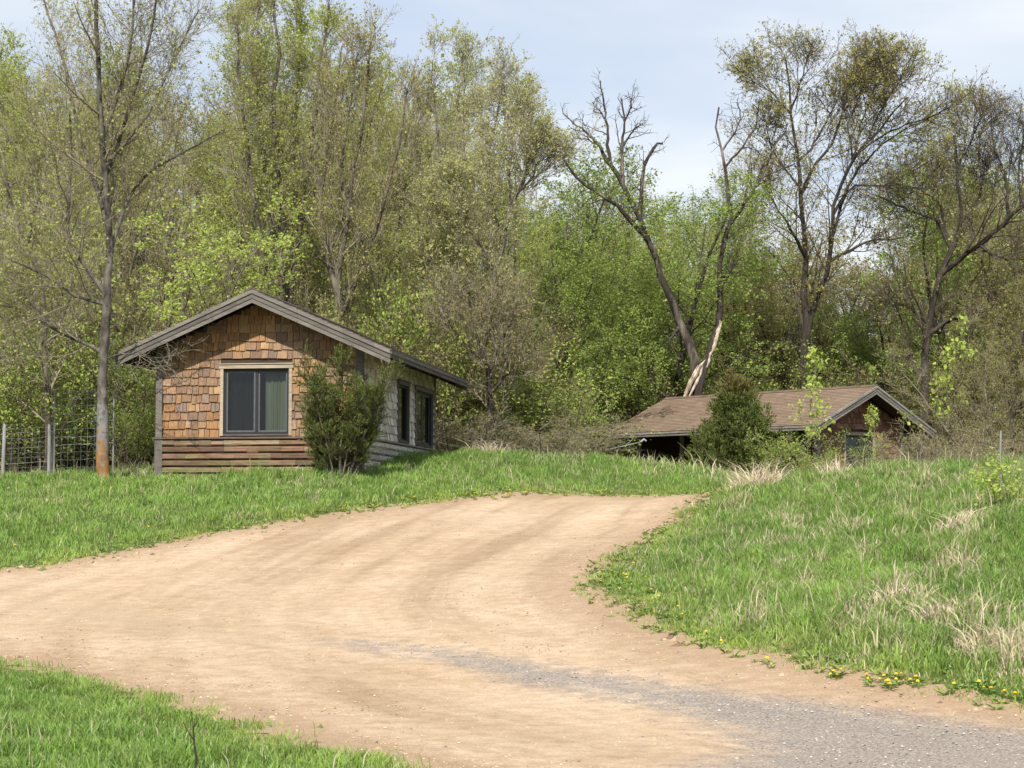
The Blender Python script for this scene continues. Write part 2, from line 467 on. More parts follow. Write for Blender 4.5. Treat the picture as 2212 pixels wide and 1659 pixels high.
# coordinate across the road (0 at the inner bend edge) and along it for the tyre streaks
inner = catmull(np.array([(30, 42), (18, 44), (9, 43.9), (5.2, 43.2), (3.9, 41.6), (2.39, 35), (1.62, 31.3), (1.15, 28.5), (0.88, 26.6), (0.86, 25), (1.2, 23), (1.83, 20), (2.82, 17.5), (3.99, 15.5), (6.2, 12.4), (9, 9), (14, 2)], float), 4)[:-4]
outer = catmull(np.array([(-40, 27), (-16, 24), (-9, 22.6), (-5.27, 20.5), (-3.41, 18.2), (-1.82, 15.5), (-.49, 12.8), (.7, 11), (2.5, 7.5), (6, 0)], float), 4)[:-4]
def dpoly(x, y, pts):
    d = np.full(len(x), 1e9); s = np.zeros(len(x)); acc = 0
    for (ax, ay), (bx, by) in zip(pts[:-1], pts[1:]):
        ex, ey = bx - ax, by - ay; L = math.hypot(ex, ey)
        t = np.clip(((x - ax) * ex + (y - ay) * ey) / (L * L), 0, 1)
        dd = np.hypot(x - ax - t * ex, y - ay - t * ey); w = dd < d
        d = np.where(w, dd, d); s = np.where(w, acc + t * L, s); acc += L
    return d, s
d_in, s_in = dpoly(RV[:, 0], RV[:, 1], inner)
d_out, s_out = dpoly(RV[:, 0], RV[:, 1], outer)


def mat_road():
    m, nt, nd, lk = new_mat('dirt_road')
    out = nd.new('ShaderNodeOutputMaterial')
    tc = nd.new('ShaderNodeTexCoord')
    A = {k: N(nd, 'ShaderNodeAttribute', attribute_name=k).outputs['Fac'] for k in ('gravel', 'streak', 'across', 'along', 'across_b', 'along_b', 'edge')}
    def noise(vec, scale, det=6.0, rough=.65):
        n = N(nd, 'ShaderNodeTexNoise', Scale=scale, Detail=det, Roughness=rough); lk.new(vec, n.inputs['Vector']); return n.outputs['Fac']
    obj = tc.outputs['Object']
    fine = noise(obj, 42.0, 4.0, .75); mid = noise(obj, 5.0); big = noise(obj, 0.45, 4.0)
    def strip(ac, al, ka, kl):
        c = nd.new('ShaderNodeCombineXYZ')
        for i, (s, k) in enumerate(((ac, ka), (al, kl))):
            mu = N(nd, 'ShaderNodeMath', operation='MULTIPLY'); mu.inputs[1].default_value = k; lk.new(s, mu.inputs[0]); lk.new(mu.outputs[0], c.inputs[i])
        return noise(c.outputs[0], 1.0, 4.0, .55)
    t1 = strip(A['across'], A['along'], 1.25, .09); t2 = strip(A['across_b'], A['along_b'], 3.1, .07)
    base = ramp(nd, lk, mid, [(0.3, (0.325, 0.237, 0.153)), (0.5, (0.39, 0.289, 0.191)), (0.72, (0.455, 0.346, 0.242))])
    k1 = ramp(nd, lk, t1, [(0.36, (0.81, 0.785, 0.755)), (0.46, (.97, .965, .96)), (0.64, (1.1, 1.11, 1.13))])
    k2 = ramp(nd, lk, t2, [(0.33, (0.93, 0.92, 0.9)), (0.43, (1, 1, 1)), (0.7, (1.03, 1.03, 1.04))])
    kb = ramp(nd, lk, big, [(0.35, (0.93, 0.91, 0.88)), (0.65, (1.06, 1.07, 1.1))])
    c = mixcol(nd, lk, 1.0, base, k1, 'MULTIPLY'); c = mixcol(nd, lk, 1.0, c, k2, 'MULTIPLY'); c = mixcol(nd, lk, 1.0, c, kb, 'MULTIPLY')
    # grey gravel patch showing through the sand
    gcol = ramp(nd, lk, fine, [(0.3, (0.085, 0.077, 0.07)), (0.5, (0.205, 0.188, 0.17)), (0.7, (0.38, 0.35, 0.315))])
    def thresh(src, nz, w0, w1, amp):
        mu = N(nd, 'ShaderNodeMath', operation='MULTIPLY_ADD'); lk.new(nz, mu.inputs[0]); mu.inputs[1].default_value = amp; lk.new(src, mu.inputs[2])
        mr = N(nd, 'ShaderNodeMapRange'); lk.new(mu.outputs[0], mr.inputs[0]); mr.inputs[1].default_value = w0; mr.inputs[2].default_value = w1; mr.inputs[3].default_value = 1; mr.inputs[4].default_value = 0
        return mr.outputs[0]
    both = N(nd, 'ShaderNodeMath', operation='ADD'); lk.new(mid, both.inputs[0]); lk.new(t1, both.inputs[1])
    gm = thresh(A['gravel'], both.outputs[0], 1.05, 1.65, 1.4)
    gm2 = N(nd, 'ShaderNodeMath', operation='MULTIPLY'); lk.new(gm, gm2.inputs[0]); gm2.inputs[1].default_value = .8
    c = mixcol(nd, lk, gm2.outputs[0], c, gcol)
    sm = thresh(A['streak'], both.outputs[0], .5, .95, .8)
    sm2 = N(nd, 'ShaderNodeMath', operation='MULTIPLY'); lk.new(sm, sm2.inputs[0]); sm2.inputs[1].default_value = .55
    c = mixcol(nd, lk, sm2.outputs[0], c, (0.36, 0.27, 0.18))
    # dark loose soil along the edges
    em = thresh(A['edge'], mid, .45, 1.35, 1.0)
    em2 = N(nd, 'ShaderNodeMath', operation='MULTIPLY'); lk.new(em, em2.inputs[0]); em2.inputs[1].default_value = .75
    c = mixcol(nd, lk, em2.outputs[0], c, (0.29, 0.2, 0.125))
    kf = ramp(nd, lk, fine, [(0.28, (0.66, 0.63, 0.6)), (0.5, (1, 1, 1)), (0.72, (1.2, 1.22, 1.25))])
    c = mixcol(nd, lk, 1.0, c, kf, 'MULTIPLY')
    bs = nd.new('ShaderNodeBsdfPrincipled'); bs.inputs['Roughness'].default_value = 0.95; bs.inputs['Specular IOR Level'].default_value = 0.1
    lk.new(c, bs.inputs['Base Color'])
    hsum = N(nd, 'ShaderNodeMath', operation='MULTIPLY_ADD'); lk.new(t1, hsum.inputs[0]); hsum.inputs[1].default_value = 2.0; lk.new(fine, hsum.inputs[2])
    bp = N(nd, 'ShaderNodeBump', Strength=0.55, Distance=0.02); lk.new(hsum.outputs[0], bp.inputs['Height']); lk.new(bp.outputs[0], bs.inputs['Normal'])
    lk.new(bs.outputs[0], out.inputs[0])
    return m
road = mk('road', RV, [RQ], mat_road(), smooth=True, extra={'gravel': g_sd, 'streak': s_sd, 'across': d_in, 'along': s_in, 'across_b': d_out, 'along_b': s_out,
          'edge': -sdist(RV[:, 0], RV[:, 1]) - .1})
tag(road, kind='structure')

# ------------------------------------------------------------------ grass
FOOT = []      # cabin footprints, filled below as (origin, ux, uy, w, l)
C1 = dict(o=np.array([-7.68, 43.2]), a=math.radians(-8.4), W=4.5, L=8.4, base=2.42)
C2 = dict(o=np.array([9.96, 65.01]), a=math.radians(42.0), W=4.5, L=8.2, base=1.95)
for c in (C1, C2):
    ux = np.array([math.cos(c['a']), math.sin(c['a'])]); uy = np.array([-ux[1], ux[0]])
    c['ux'], c['uy'] = ux, uy


def in_cabin(x, y, pad=0.0):
    r = np.zeros(len(x), bool)
    for c in (C1, C2):
        dx, dy = x - c['o'][0], y - c['o'][1]
        u = dx * c['ux'][0] + dy * c['ux'][1]; v = dx * c['uy'][0] + dy * c['uy'][1]
        r |= (u > -pad) & (u < c['W'] + pad) & (v > -pad) & (v < c['L'] + pad)
    return r


def blades(x, y, hgt, wid, col, rng, lean=0.5, z=None):
    n = len(x)
    z = H(x, y) if z is None else z
    z = z - 0.02 + (fbm(x, y, 1.3, 4) - .5) * .12 * sstep(0.1, 1.2, sdist(x, y))
    az = rng.uniform(0, 2 * PI, n); face = rng.uniform(0, PI, n)
    ld = np.stack([np.cos(az), np.sin(az)], 1) * (hgt * lean * rng.uniform(.1, 1.0, n))[:, None]
    wd = np.stack([np.cos(face), np.sin(face)], 1) * (wid / 2)[:, None]
    V = np.zeros((n, 5, 3), np.float32)
    b = np.stack([x, y], 1)
    V[:, 0, :2] = b - wd; V[:, 1, :2] = b + wd; V[:, 0, 2] = V[:, 1, 2] = z
    m = b + ld * .35
    V[:, 2, :2] = m + wd * .8; V[:, 3, :2] = m - wd * .8; V[:, 2, 2] = V[:, 3, 2] = z + hgt * .6
    V[:, 4, :2] = b + ld; V[:, 4, 2] = z + hgt * (1 - .25 * rng.uniform(0, 1, n))
    i = np.arange(n)[:, None] * 5
    Q = i + np.array([[0, 1, 2, 3]]); T = i + np.array([[3, 2, 4]])
    C = np.repeat(col[:, None, :], 5, axis=1).astype(np.float32)
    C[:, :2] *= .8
    return V.reshape(-1, 3), Q, T, C.reshape(-1, 3)


def grass_field(name, label, xr, yr, dens, rng, hbase, wbase, straw, keep, edge_short=.8, yel=1.0, olive=.6):
    n = int((xr[1] - xr[0]) * (yr[1] - yr[0]) * dens)
    x = rng.uniform(*xr, n); y = rng.uniform(*yr, n)
    inside = np.abs(x) < y * .275 + 2.6
    x, y = x[inside], y[inside]
    k = keep(x, y); x, y = x[k], y[k]
    d = sdist(x, y)
    en = np.clip((fbm(x, y, .8, 21) - .35) * 1.1, -.15, .6) * .7 + .02
    edge = d - en
    p = sstep(-.16, .14, edge) * .93 + .07 * (edge > -.22)
    # worn patches
    p *= .45 + .55 * sstep(.3, .42, fbm(x, y, .55, 31))
    k = (d > -.1) & (rng.uniform(0, 1, len(x)) < p) & ~in_cabin(x, y, .03)
    x, y, edge = x[k], y[k], edge[k]
    n = len(x)
    clump = fbm(x, y, .45, 41); patch = fbm(x, y, 2.2, 51)
    hgt = hbase * (.2 + 1.75 * clump ** 1.5) * rng.uniform(.55, 1.25, n)
    hgt *= 1 - edge_short * .75 * (1 - sstep(.05, 1.1, edge + .3 * (clump - .5)))
    g1 = np.array([.098, .195, .032]); g2 = np.array([.24, .375, .077]); g3 = np.array([.32, .40, .08]); st = np.array([.56, .49, .31])
    f = np.clip(patch * 1.2 - .1 + rng.normal(0, .22, n), 0, 1)[:, None]
    col = g1 * (1 - f) + g2 * f
    e = np.clip((1 - sstep(.1, 1.2, edge)) * .75 * yel + rng.normal(0, .12, n) + .25 * (fbm(x, y, 1.1, 61) - .5), 0, 1)[:, None]
    col = col * (1 - e) + g3 * e
    ol = np.clip(1.6 * fbm(x, y, .3, 131) - .55 + rng.normal(0, .12, n), 0, .8)[:, None] * olive
    col = col * (1 - ol) + np.array([.22, .27, .08]) * ol
    col = col * (1 + .9 * (fbm(x, y, .22, 141) - .5))[:, None]
    ps = np.clip(straw(x, y), 0, .95)
    s = rng.uniform(0, 1, n) < ps
    col[s] = st * rng.uniform(.55, 1.15, (s.sum(), 1))
    hgt[s] *= rng.uniform(.7, 1.3, s.sum()); tl = s & (rng.uniform(0, 1, n) < .08); hgt[tl] *= 1.9
    hl = rng.uniform(0, 1, n) < .035          # pale fresh blades
    col[hl & ~s] = np.array([.34, .46, .2])
    wid = wbase * rng.uniform(.7, 1.4, n)
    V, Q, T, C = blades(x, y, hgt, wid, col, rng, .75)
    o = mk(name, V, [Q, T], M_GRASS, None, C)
    tag(o, label, 'grass', None, 'stuff')
    print(name, n)
    return o


nearline = lambda x, y: sdist(x, y, NEARP) < 0
NEARP = np.array([(6, 0), (2.5, 7.5), (.7, 11), (-.49, 12.8), (-1.82, 15.5), (-3.41, 18.2), (-5.27, 20.5), (-9, 22.6), (-16, 24), (-20, 0)], float)
NEARP[:, :] += 0.0
grass_field('verge_grass', 'short bright green grass on the near verge of the dirt road', (-8.5, 2.2), (9.5, 22), 2600, np.random.default_rng(1), .15, .0085,
            lambda x, y: .012 + .06 * sstep(.55, .7, fbm(x, y, .5, 71)), lambda x, y: sdist(x, y, NEARP) < .3, .35, .4)
BANKL = lambda x, y: (y > 29) & ~((x > 3.9) & (y < 44.5)) & (y < np.where(x < -7, 46.5, np.where(x < -2.6, 53, 57))) & ((x < 3) | (y > 40))
grass_field('bank_grass', 'lush green grass on the bank below the orange shingled cabin', (-14, 14), (29, 57), 760, np.random.default_rng(2), .19, .014,
            lambda x, y: .02 + .2 * sstep(.62, .77, fbm(x, y, .9, 81)) + .35 * sstep(44.6, 46, y) * (x < -6), BANKL)
dead_spots = [px_ground(*p) for p in ((1950, 1310), (2040, 1345), (2120, 1400), (1880, 1365), (2190, 1420), (1700, 1130), (1830, 1150), (2080, 1160), (1930, 1290), (2060, 1230))]
def straw_right(x, y):
    s = .025 + .42 * sstep(.58, .75, fbm(x, y, .45, 91)) + .05 * sstep(25, 34, y)
    for (a, b) in dead_spots:
        s = s + .45 * np.exp(-(((x - a) / .28) ** 2 + ((y - b) / .6) ** 2))
    return s
BANKR = lambda x, y: (x > .7) & (y < 43.6) & (x > 0.3 + (y - 30) * .28)
grass_field('meadow_grass', 'rough green meadow grass with straw on the right bank inside the bend', (.5, 13), (12, 43.6), 1500, np.random.default_rng(3), .205, .012, straw_right, BANKR, .85, .7, 1.0)
# behind the crest, in front of the far cabin
grass_field('far_grass', 'green grass behind the crest around the brown roofed cabin', (3, 20), (44, 72), 150, np.random.default_rng(4), .3, .026,
            lambda x, y: .3 + .3 * sstep(.5, .7, fbm(x, y, 1.5, 15)), lambda x, y: (sdist(x, y) > .2) & (y > 47.5))


# ------------------------------------------------------------------ stones and flowers
def gravel():
    rng = np.random.default_rng(8)
    n = 60000
    x = rng.uniform(-9, 7, n); y = 10 + 26 * rng.uniform(0, 1, n) ** 1.5
    d = sdist(x, y)
    gd = sdist(x, y, GPC)
    p = .1 + .5 * np.exp(-np.abs(d + .3) / .35) + .35 * (gd < 0) + .5 * sstep(.55, .7, fbm(x, y, .7, 5))
    k = (d < .12) & (rng.uniform(0, 1, n) < p) & (np.abs(x) < y * .27 + .5)
    x, y, gd = x[k], y[k], gd[k]; n = len(x)
    s = np.minimum(rng.lognormal(math.log(.0068), .45, n), .016); z = H(x, y) + .006
    base = np.array([(1, 0, 0), (0, 1, 0), (-1, 0, 0), (0, -1, 0), (0, 0, .7), (0, 0, -.7)], float)
    Vv = base[None] * s[:, None, None] * rng.uniform(.6, 1.3, (n, 6, 1))
    a = rng.uniform(0, 2 * PI, n); ca, sa = np.cos(a)[:, None], np.sin(a)[:, None]
    X = Vv[..., 0] * ca - Vv[..., 1] * sa; Yy = Vv[..., 0] * sa + Vv[..., 1] * ca
    P = np.stack([X + x[:, None], Yy + y[:, None], Vv[..., 2] + z[:, None] + s[:, None] * .2], -1)
    T = np.array([(0, 1, 4), (1, 2, 4), (2, 3, 4), (3, 0, 4), (1, 0, 5), (2, 1, 5), (3, 2, 5), (0, 3, 5)])
    c0 = np.array([(.55, .42, .29), (.3, .22, .15), (.5, .4, .29), (.22, .2, .18), (.48, .36, .22)])
    cg = np.array([(.38, .36, .33), (.16, .15, .15), (.44, .42, .39), (.3, .29, .28), (.4, .36, .3)])
    ci = rng.integers(0, 5, n)
    C = np.where((gd < 0)[:, None], cg[ci], c0[ci]) * rng.uniform(.75, 1.1, (n, 1))
    o = mk('gravel', P.reshape(-1, 3), [(np.arange(n)[:, None, None] * 6 + T[None]).reshape(-1, 3)], M_STONE, None, np.repeat(C, 6, axis=0))
    tag(o, 'loose gravel scattered over the sandy dirt road', 'gravel', None, 'stuff')
gravel()


def clods():
    rng = np.random.default_rng(18)
    n = 30000
    x = rng.uniform(-10, 8, n); y = rng.uniform(13, 44, n); d = sdist(x, y)
    left = (x < -1.5) & (y > 26)
    p = np.exp(-((d + np.where(left, .22, .0)) / np.where(left, .36, .22)) ** 2) * np.where(left, 1, .5) * sstep(.36, .58, fbm(x, y, 1.2, 77))
    k = rng.uniform(0, 1, n) < p; x, y = x[k], y[k]; n = len(x)
    s = rng.lognormal(math.log(.028), .45, n); z = H(x, y)
    base = np.array([(1, 0, 0), (0, 1, 0), (-1, 0, 0), (0, -1, 0), (0, 0, .6), (0, 0, -.5)], float)
    P = base[None] * s[:, None, None] * rng.uniform(.5, 1.5, (n, 6, 1)) + np.stack([x, y, z], 1)[:, None]
    T = np.array([(0, 1, 4), (1, 2, 4), (2, 3, 4), (3, 0, 4), (1, 0, 5), (2, 1, 5), (3, 2, 5), (0, 3, 5)])
    C = np.array([(.16, .1, .065), (.26, .17, .11), (.34, .25, .15), (.12, .15, .045), (.42, .32, .2)])[rng.integers(0, 5, n)]
    o = mk('soil_clods', P.reshape(-1, 3), [(np.arange(n)[:, None, None] * 6 + T[None]).reshape(-1, 3)], M_STONE, None, np.repeat(C, 6, axis=0))
    tag(o, 'dark crumbs of soil along the ragged edges of the road', 'soil', None, 'stuff')
clods()


def weeds():
    rng = np.random.default_rng(28)
    n = 90000
    x = rng.uniform(-12, 13, n); y = rng.uniform(12, 50, n); d = sdist(x, y)
    p = .5 * np.exp(-((d - .25) / .3) ** 2) + .05 * sstep(.55, .7, fbm(x, y, .8, 17)) * (d > 0)
    k = (rng.uniform(0, 1, n) < p) & (np.abs(x) < y * .27 + .6) & (d > -.15) & (sdist(x, y, NEARP) > .5) & ~in_cabin(x, y, .1)
    x, y = x[k], y[k]; n = len(x); L = 6
    z = H(x, y) + .005
    a = rng.uniform(0, 6.28, (n, 1)) + np.arange(L)[None] * 6.28 / L + rng.normal(0, .3, (n, L)); r = rng.uniform(.03, .085, (n, 1)) * rng.uniform(.6, 1.2, (n, L)); up = rng.uniform(.1, .9, (n, L)) * r
    b = np.stack([x, y, z], 1)[:, None]
    dr = np.stack([np.cos(a), np.sin(a), a * 0], -1); sd_ = np.stack([-np.sin(a), np.cos(a), a * 0], -1); r3 = r[..., None]; u3 = up[..., None] * np.array([0, 0, 1.0])
    P = np.stack([np.broadcast_to(b, dr.shape), b + dr * r3 * .5 + sd_ * r3 * .22 + u3 * .7, b + dr * r3 + u3 * .8, b + dr * r3 * .5 - sd_ * r3 * .22 + u3 * .7], 2)
    f = rng.uniform(0, 1, (n, 1)); C = np.array([.13, .22, .04]) * (1 - f) + np.array([.27, .36, .09]) * f
    V = P.reshape(-1, 3); T = np.arange(n * L)[:, None, None] * 4 + np.array([[0, 1, 2], [0, 2, 3]])[None]
    o = mk('low_weeds', V, [T.reshape(-1, 3)], M_GRASS, None, np.repeat(C, L * 4, axis=0))
    tag(o, 'low broad leaved weeds along the road edges', 'weeds', None, 'stuff'); print('weeds', n)
weeds()


def dandelion_mesh():
    b = MB()
    b.rod((0, 0, 0), (.006, 0, .055), .003, 4, (.14, .22, .05))
    for r, z, c in ((.024, .058, (.75, .52, .015)), (.017, .066, (.85, .62, .02))):
        ring = [(.006 + r * math.cos(i * PI / 5) * (1 if i % 2 else .8), r * math.sin(i * PI / 5) * (1 if i % 2 else .8), z) for i in range(10)]
        b.add(ring + [(.006, 0, z + .008), (.006, 0, z - .012)], [(i, (i + 1) % 10, 10) for i in range(10)] + [((i + 1) % 10, i, 11) for i in range(10)], c)
    for i in range(5):
        a = i * 1.257; ca, sa = math.cos(a), math.sin(a)
        b.add([(0, 0, .01), (.05 * ca - .016 * sa, .05 * sa + .016 * ca, .03), (.09 * ca, .09 * sa, .02), (.05 * ca + .016 * sa, .05 * sa - .016 * ca, .03)], [(0, 1, 2, 3)], (.14, .24, .05))
    o = b.build('dandelion', M_FLOWER); me = o.data
    bpy.data.objects.remove(o)
    return me
DAND = dandelion_mesh()
_dr = np.random.default_rng(33)


def dandelions(pxs, label, group, sc=1.0, jit=6):
    for (px, py) in pxs:
        x, y = px_ground(px + _dr.normal(0, jit), py + _dr.normal(0, jit * .3))
        o = link('dandelion', DAND)
        o.location = (x, y, h1(x, y) + .01)
        s = sc * _dr.uniform(.5, 1.1); o.scale = (s, s, s); o.rotation_euler = (_dr.normal(0, .15), _dr.normal(0, .15), _dr.uniform(0, 6))
        tag(o, label, 'flower', group)
dandelions([(1655, 1440), (1667, 1445), (1705, 1428), (1798, 1463), (1790, 1466), (1806, 1469), (1812, 1464)] , 'yellow dandelion in the thin row nearest the tip of the right verge', 'dandelions in a thin row on the right verge', 1.0, 3)
dandelions([(1880, 1470), (1893, 1474), (1905, 1478), (1920, 1476), (1935, 1480), (1950, 1478), (1965, 1481), (1990, 1479), (1975, 1486), (1915, 1486), (1945, 1488), (1930, 1470), (1870, 1480), (1985, 1490), (1955, 1470), (1899, 1489), (1925, 1492)],
           'yellow dandelion in the dense clump on the right verge by the grey gravel', 'dandelions in the dense clump on the right verge', .9, 7)
dandelions([(2065, 1492), (2130, 1498), (2140, 1502), (2150, 1506), (2110, 1490), (2160, 1512), (2195, 1520)], 'yellow dandelion at the right frame edge above the grey gravel', 'dandelions at the right end of the verge', 1.0, 4)
dandelions([(1320 + 22 * i + 8 * math.sin(i * 2.1), 1240 + 14 * i + 12 * math.cos(i * 1.7)) for i in range(9)] + [(1360, 1270), (1310, 1262), (1345, 1250), (1400, 1300), (1380, 1255), (1330, 1278), (1290, 1258), (1415, 1330), (1360, 1230), (1520, 1374), (1560, 1396)],
           'yellow dandelion in the grass point at the inner bend of the road', 'dandelions at the inner bend', .95, 8)
dandelions([(700 + 15 * i + 20 * math.sin(i * 1.3), 1103 - .08 * 15 * i + 6 * math.sin(i * 2.7)) for i in range(30)] + [(1095, 1078), (1160, 1070), (1180, 1074), (1280, 1066), (1300, 1069), (1315, 1068), (1410, 1066), (1230, 1070), (1060, 1074), (1130, 1072)],
           'yellow dandelion in the low grass strip below the cabin bank', 'dandelions along the far road edge', 1.0, 9)
dandelions([(380, 1135), (430, 1140), (330, 1150), (290, 1158), (250, 1165), (120, 1178), (60, 1190), (520, 1120), (470, 1128), (350, 1142), (560, 1118), (600, 1110)],
           'yellow dandelion in the pale grass above the crumbly left road edge', 'dandelions along the left road edge', 1.0, 12)


# ------------------------------------------------------------------ trees
def spawn(P, R, K, t0, t1, ang, angsd, length, lsd, taperl, n, wander, trop, rr, rng, rmin=.002, rtip=.35, tbias=1.0):
    """children of the branches P (N,n+1,3): K per branch"""
    Np, m, _ = P.shape; m -= 1
    t = t0 + (t1 - t0) * ((np.arange(K)[None] + rng.uniform(0, 1, (Np, K))) / K) ** tbias
    f = np.clip(t * m, 0, m - 1e-4); i = f.astype(int); fr = (f - i)[..., None]
    r = np.arange(Np)[:, None]
    pos = P[r, i] * (1 - fr) + P[r, i + 1] * fr
    tan = nrm(P[r, i + 1] - P[r, i])
    rad = R[r, i] * (1 - fr[..., 0]) + R[r, i + 1] * fr[..., 0]
    q = nrm(rng.normal(size=(Np, 1, 3)))
    q = np.broadcast_to(q, tan.shape)
    u = np.cross(tan, q); u = nrm(u + 1e-5); v = np.cross(tan, u)
    phi = rng.uniform(0, 6.28, (Np, 1)) + np.arange(K)[None] * 2.4 + rng.normal(0, .4, (Np, K))
    side = u * np.cos(phi)[..., None] + v * np.sin(phi)[..., None]
    an = np.radians(rng.normal(ang, angsd, (Np, K)))[..., None]
    d = nrm(tan * np.cos(an) + side * np.sin(an)).reshape(-1, 3)
    L = (length * (1 - taperl * (t - t0) / max(t1 - t0, 1e-6)) * np.clip(rng.normal(1, lsd, (Np, K)), .35, 1.9)).ravel()
    r0 = np.maximum(rad.ravel() * rr * rng.uniform(.75, 1.1, L.shape), rmin)
    r0 = np.minimum(r0, np.maximum(L * .03, rmin))
    return growp(pos.reshape(-1, 3), d, L, r0, n, wander, trop, rng, rmin, rtip)


def growp(p, d, L, r0, n, wander, trop, rng, rmin=.002, rtip=.35):
    P = [p]; st = (L / n)[:, None]
    up = np.array([0, 0, 1.0])
    for k in range(n):
        d = nrm(d + rng.normal(0, wander, d.shape) + up * trop)
        p = p + d * st; P.append(p)
    P = np.stack(P, 1)
    s = np.linspace(0, 1, n + 1)[None]
    R = np.maximum(r0[:, None] * (1 - (1 - rtip) * s), rmin * .6)
    return P, R


def leaves_on(P, k, size, t0, t1, spread, rng, c0, c1, aspect=1.0, along=0.0, clump=1.1):
    """k leaves on each twig P"""
    if k <= 0: return None
    Np, m, _ = P.shape; m -= 1
    if k < 1:
        P = P[rng.uniform(0, 1, Np) < k]; Np = len(P); k = 1
    k = int(k)
    t = rng.uniform(t0, t1, (Np, k)); f = np.clip(t * m, 0, m - 1e-4); i = f.astype(int); fr = (f - i)[..., None]
    r = np.arange(Np)[:, None]
    pos = (P[r, i] * (1 - fr) + P[r, i + 1] * fr).reshape(-1, 3)
    tan = nrm(P[r, i + 1] - P[r, i]).reshape(-1, 3)
    cl = vnoise(pos[:, 0] + .6 * pos[:, 2], pos[:, 1] + .8 * pos[:, 2], clump, 7) if clump else np.ones(len(pos))
    kp = rng.uniform(0, 1, len(pos)) < .12 + .88 * sstep(.22, .6, cl)
    pos, tan = pos[kp], tan[kp]
    n = len(pos)
    pos = pos + rng.normal(0, spread, pos.shape)
    a = nrm(nrm(rng.normal(size=(n, 3))) * (1 - along) + tan * along + np.array([0, 0, .15])); b = nrm(np.cross(a, nrm(rng.normal(size=(n, 3)))))
    s = (size * np.clip(rng.normal(1, .42, n), .35, 2.2))[:, None]
    nn = np.cross(a, b)
    # a folded lozenge: base, side, tip, side
    V = np.stack([pos, pos + a * s * .5 + b * s * .38 * aspect + nn * s * .08, pos + a * s, pos + a * s * .5 - b * s * .38 * aspect + nn * s * .08], 1)
    T = np.arange(n)[:, None, None] * 4 + np.array([[0, 1, 2], [0, 2, 3]])[None]
    f = np.clip(rng.normal(.5, .28, n), 0, 1)[:, None]
    C = np.array(c0) * (1 - f) + np.array(c1) * f
    return V.reshape(-1, 3), T.reshape(-1, 3), np.repeat(C, 4, axis=0)


def stems_free(rng, h, r0, stems, spread, n=10, wander=.05, trop=.03, base=.12):
    p = np.zeros((stems, 3)); ph = rng.uniform(0, 6.28) + np.arange(stems) * 6.28 / stems + rng.normal(0, .3, stems)
    if stems > 1:
        p[:, 0] = np.cos(ph) * base; p[:, 1] = np.sin(ph) * base
    tilt = np.radians(np.clip(rng.normal(spread, spread * .35, stems), 0, 60)) if stems > 1 else np.radians(np.full(1, spread) * .3)
    d = np.stack([np.cos(ph) * np.sin(tilt), np.sin(ph) * np.sin(tilt), np.cos(tilt)], 1)
    L = h * rng.uniform(.8, 1.0, stems); L[0] = h
    p[:, 2] -= .25
    return growp(p, d, L, np.full(stems, r0) * rng.uniform(.75, 1, stems), n, wander, trop, rng, .01, .14)


LEAF = {
    'yellow_green': ((.28, .34, .065), (.50, .53, .16)),
    'bright_green': ((.19, .28, .055), (.38, .46, .12)),
    'olive': ((.22, .205, .07), (.38, .35, .125)),
    'gold': ((.30, .26, .07), (.45, .41, .14)),
    'pale': ((.36, .38, .14), (.54, .55, .25)),
    'fresh': ((.36, .47, .08), (.56, .64, .17)),
    'green': ((.15, .24, .045), (.30, .39, .085)),
}


def build_tree(seed, stems, lv, leaf, bare=(), plain=()):
    """stems (P,R) -> dict of mesh arrays. lv: list of level dicts"""
    rng = np.random.default_rng(seed)
    trunk = [tubes(P, R, 8, rng) for P, R in list(stems) + list(bare) + list(plain)]
    levels = [stems]
    twig = []
    for P, R in bare:
        a, b = spawn(P, R, 12, .25, 1, 42, 14, .6, .4, .3, 5, .2, .0, .6, rng, .004); twig.append(tubes(a, b, 3, rng))
        a, b = spawn(a, b, 5, .2, 1, 42, 12, .3, .4, .3, 3, .2, .0, .6, rng, .004); twig.append(tubes(a, b, 3, rng))
    for li, l in enumerate(lv):
        new = []
        for (P, R) in levels[-1] if li == 0 or not l.get('both') else levels[-1] + levels[-2]:
            K = l['K']
            a = {k: v for k, v in l.items() if k not in ('K', 'S', 'both', 'thick')}
            new.append(spawn(P, R, K, rng=rng, **a))
        levels.append(new)
        for P, R in new:
            (trunk if l.get('thick') else twig).append(tubes(P, R, l.get('S', 3), rng))
    lf = []
    for (level, k, size, t0, t1, spread, colname, *more) in leaf:
        for P, R in levels[level]:
            q = leaves_on(P, k, size, t0, t1, spread, rng, *LEAF[colname], *more)
            if q: lf.append(q)
    out = {'trunk': merge(trunk)}
    out['crown'] = merge(twig) if twig else None
    if lf:
        V, T = merge([(a, b) for a, b, c in lf]); out['foliage'] = (V, T, np.concatenate([c for a, b, c in lf]))
    else: out['foliage'] = None
    return out


def lvl(K, t0, t1, ang, length, n, angsd=10, lsd=.25, taperl=.5, wander=.12, trop=.06, rr=.5, rmin=.004, rtip=.3, S=3, thick=False, tbias=1.0):
    return dict(K=K, t0=t0, t1=t1, ang=ang, angsd=angsd, length=length, lsd=lsd, taperl=taperl, n=n, wander=wander, trop=trop, rr=rr, rmin=rmin, rtip=rtip, S=S, thick=thick, tbias=tbias)


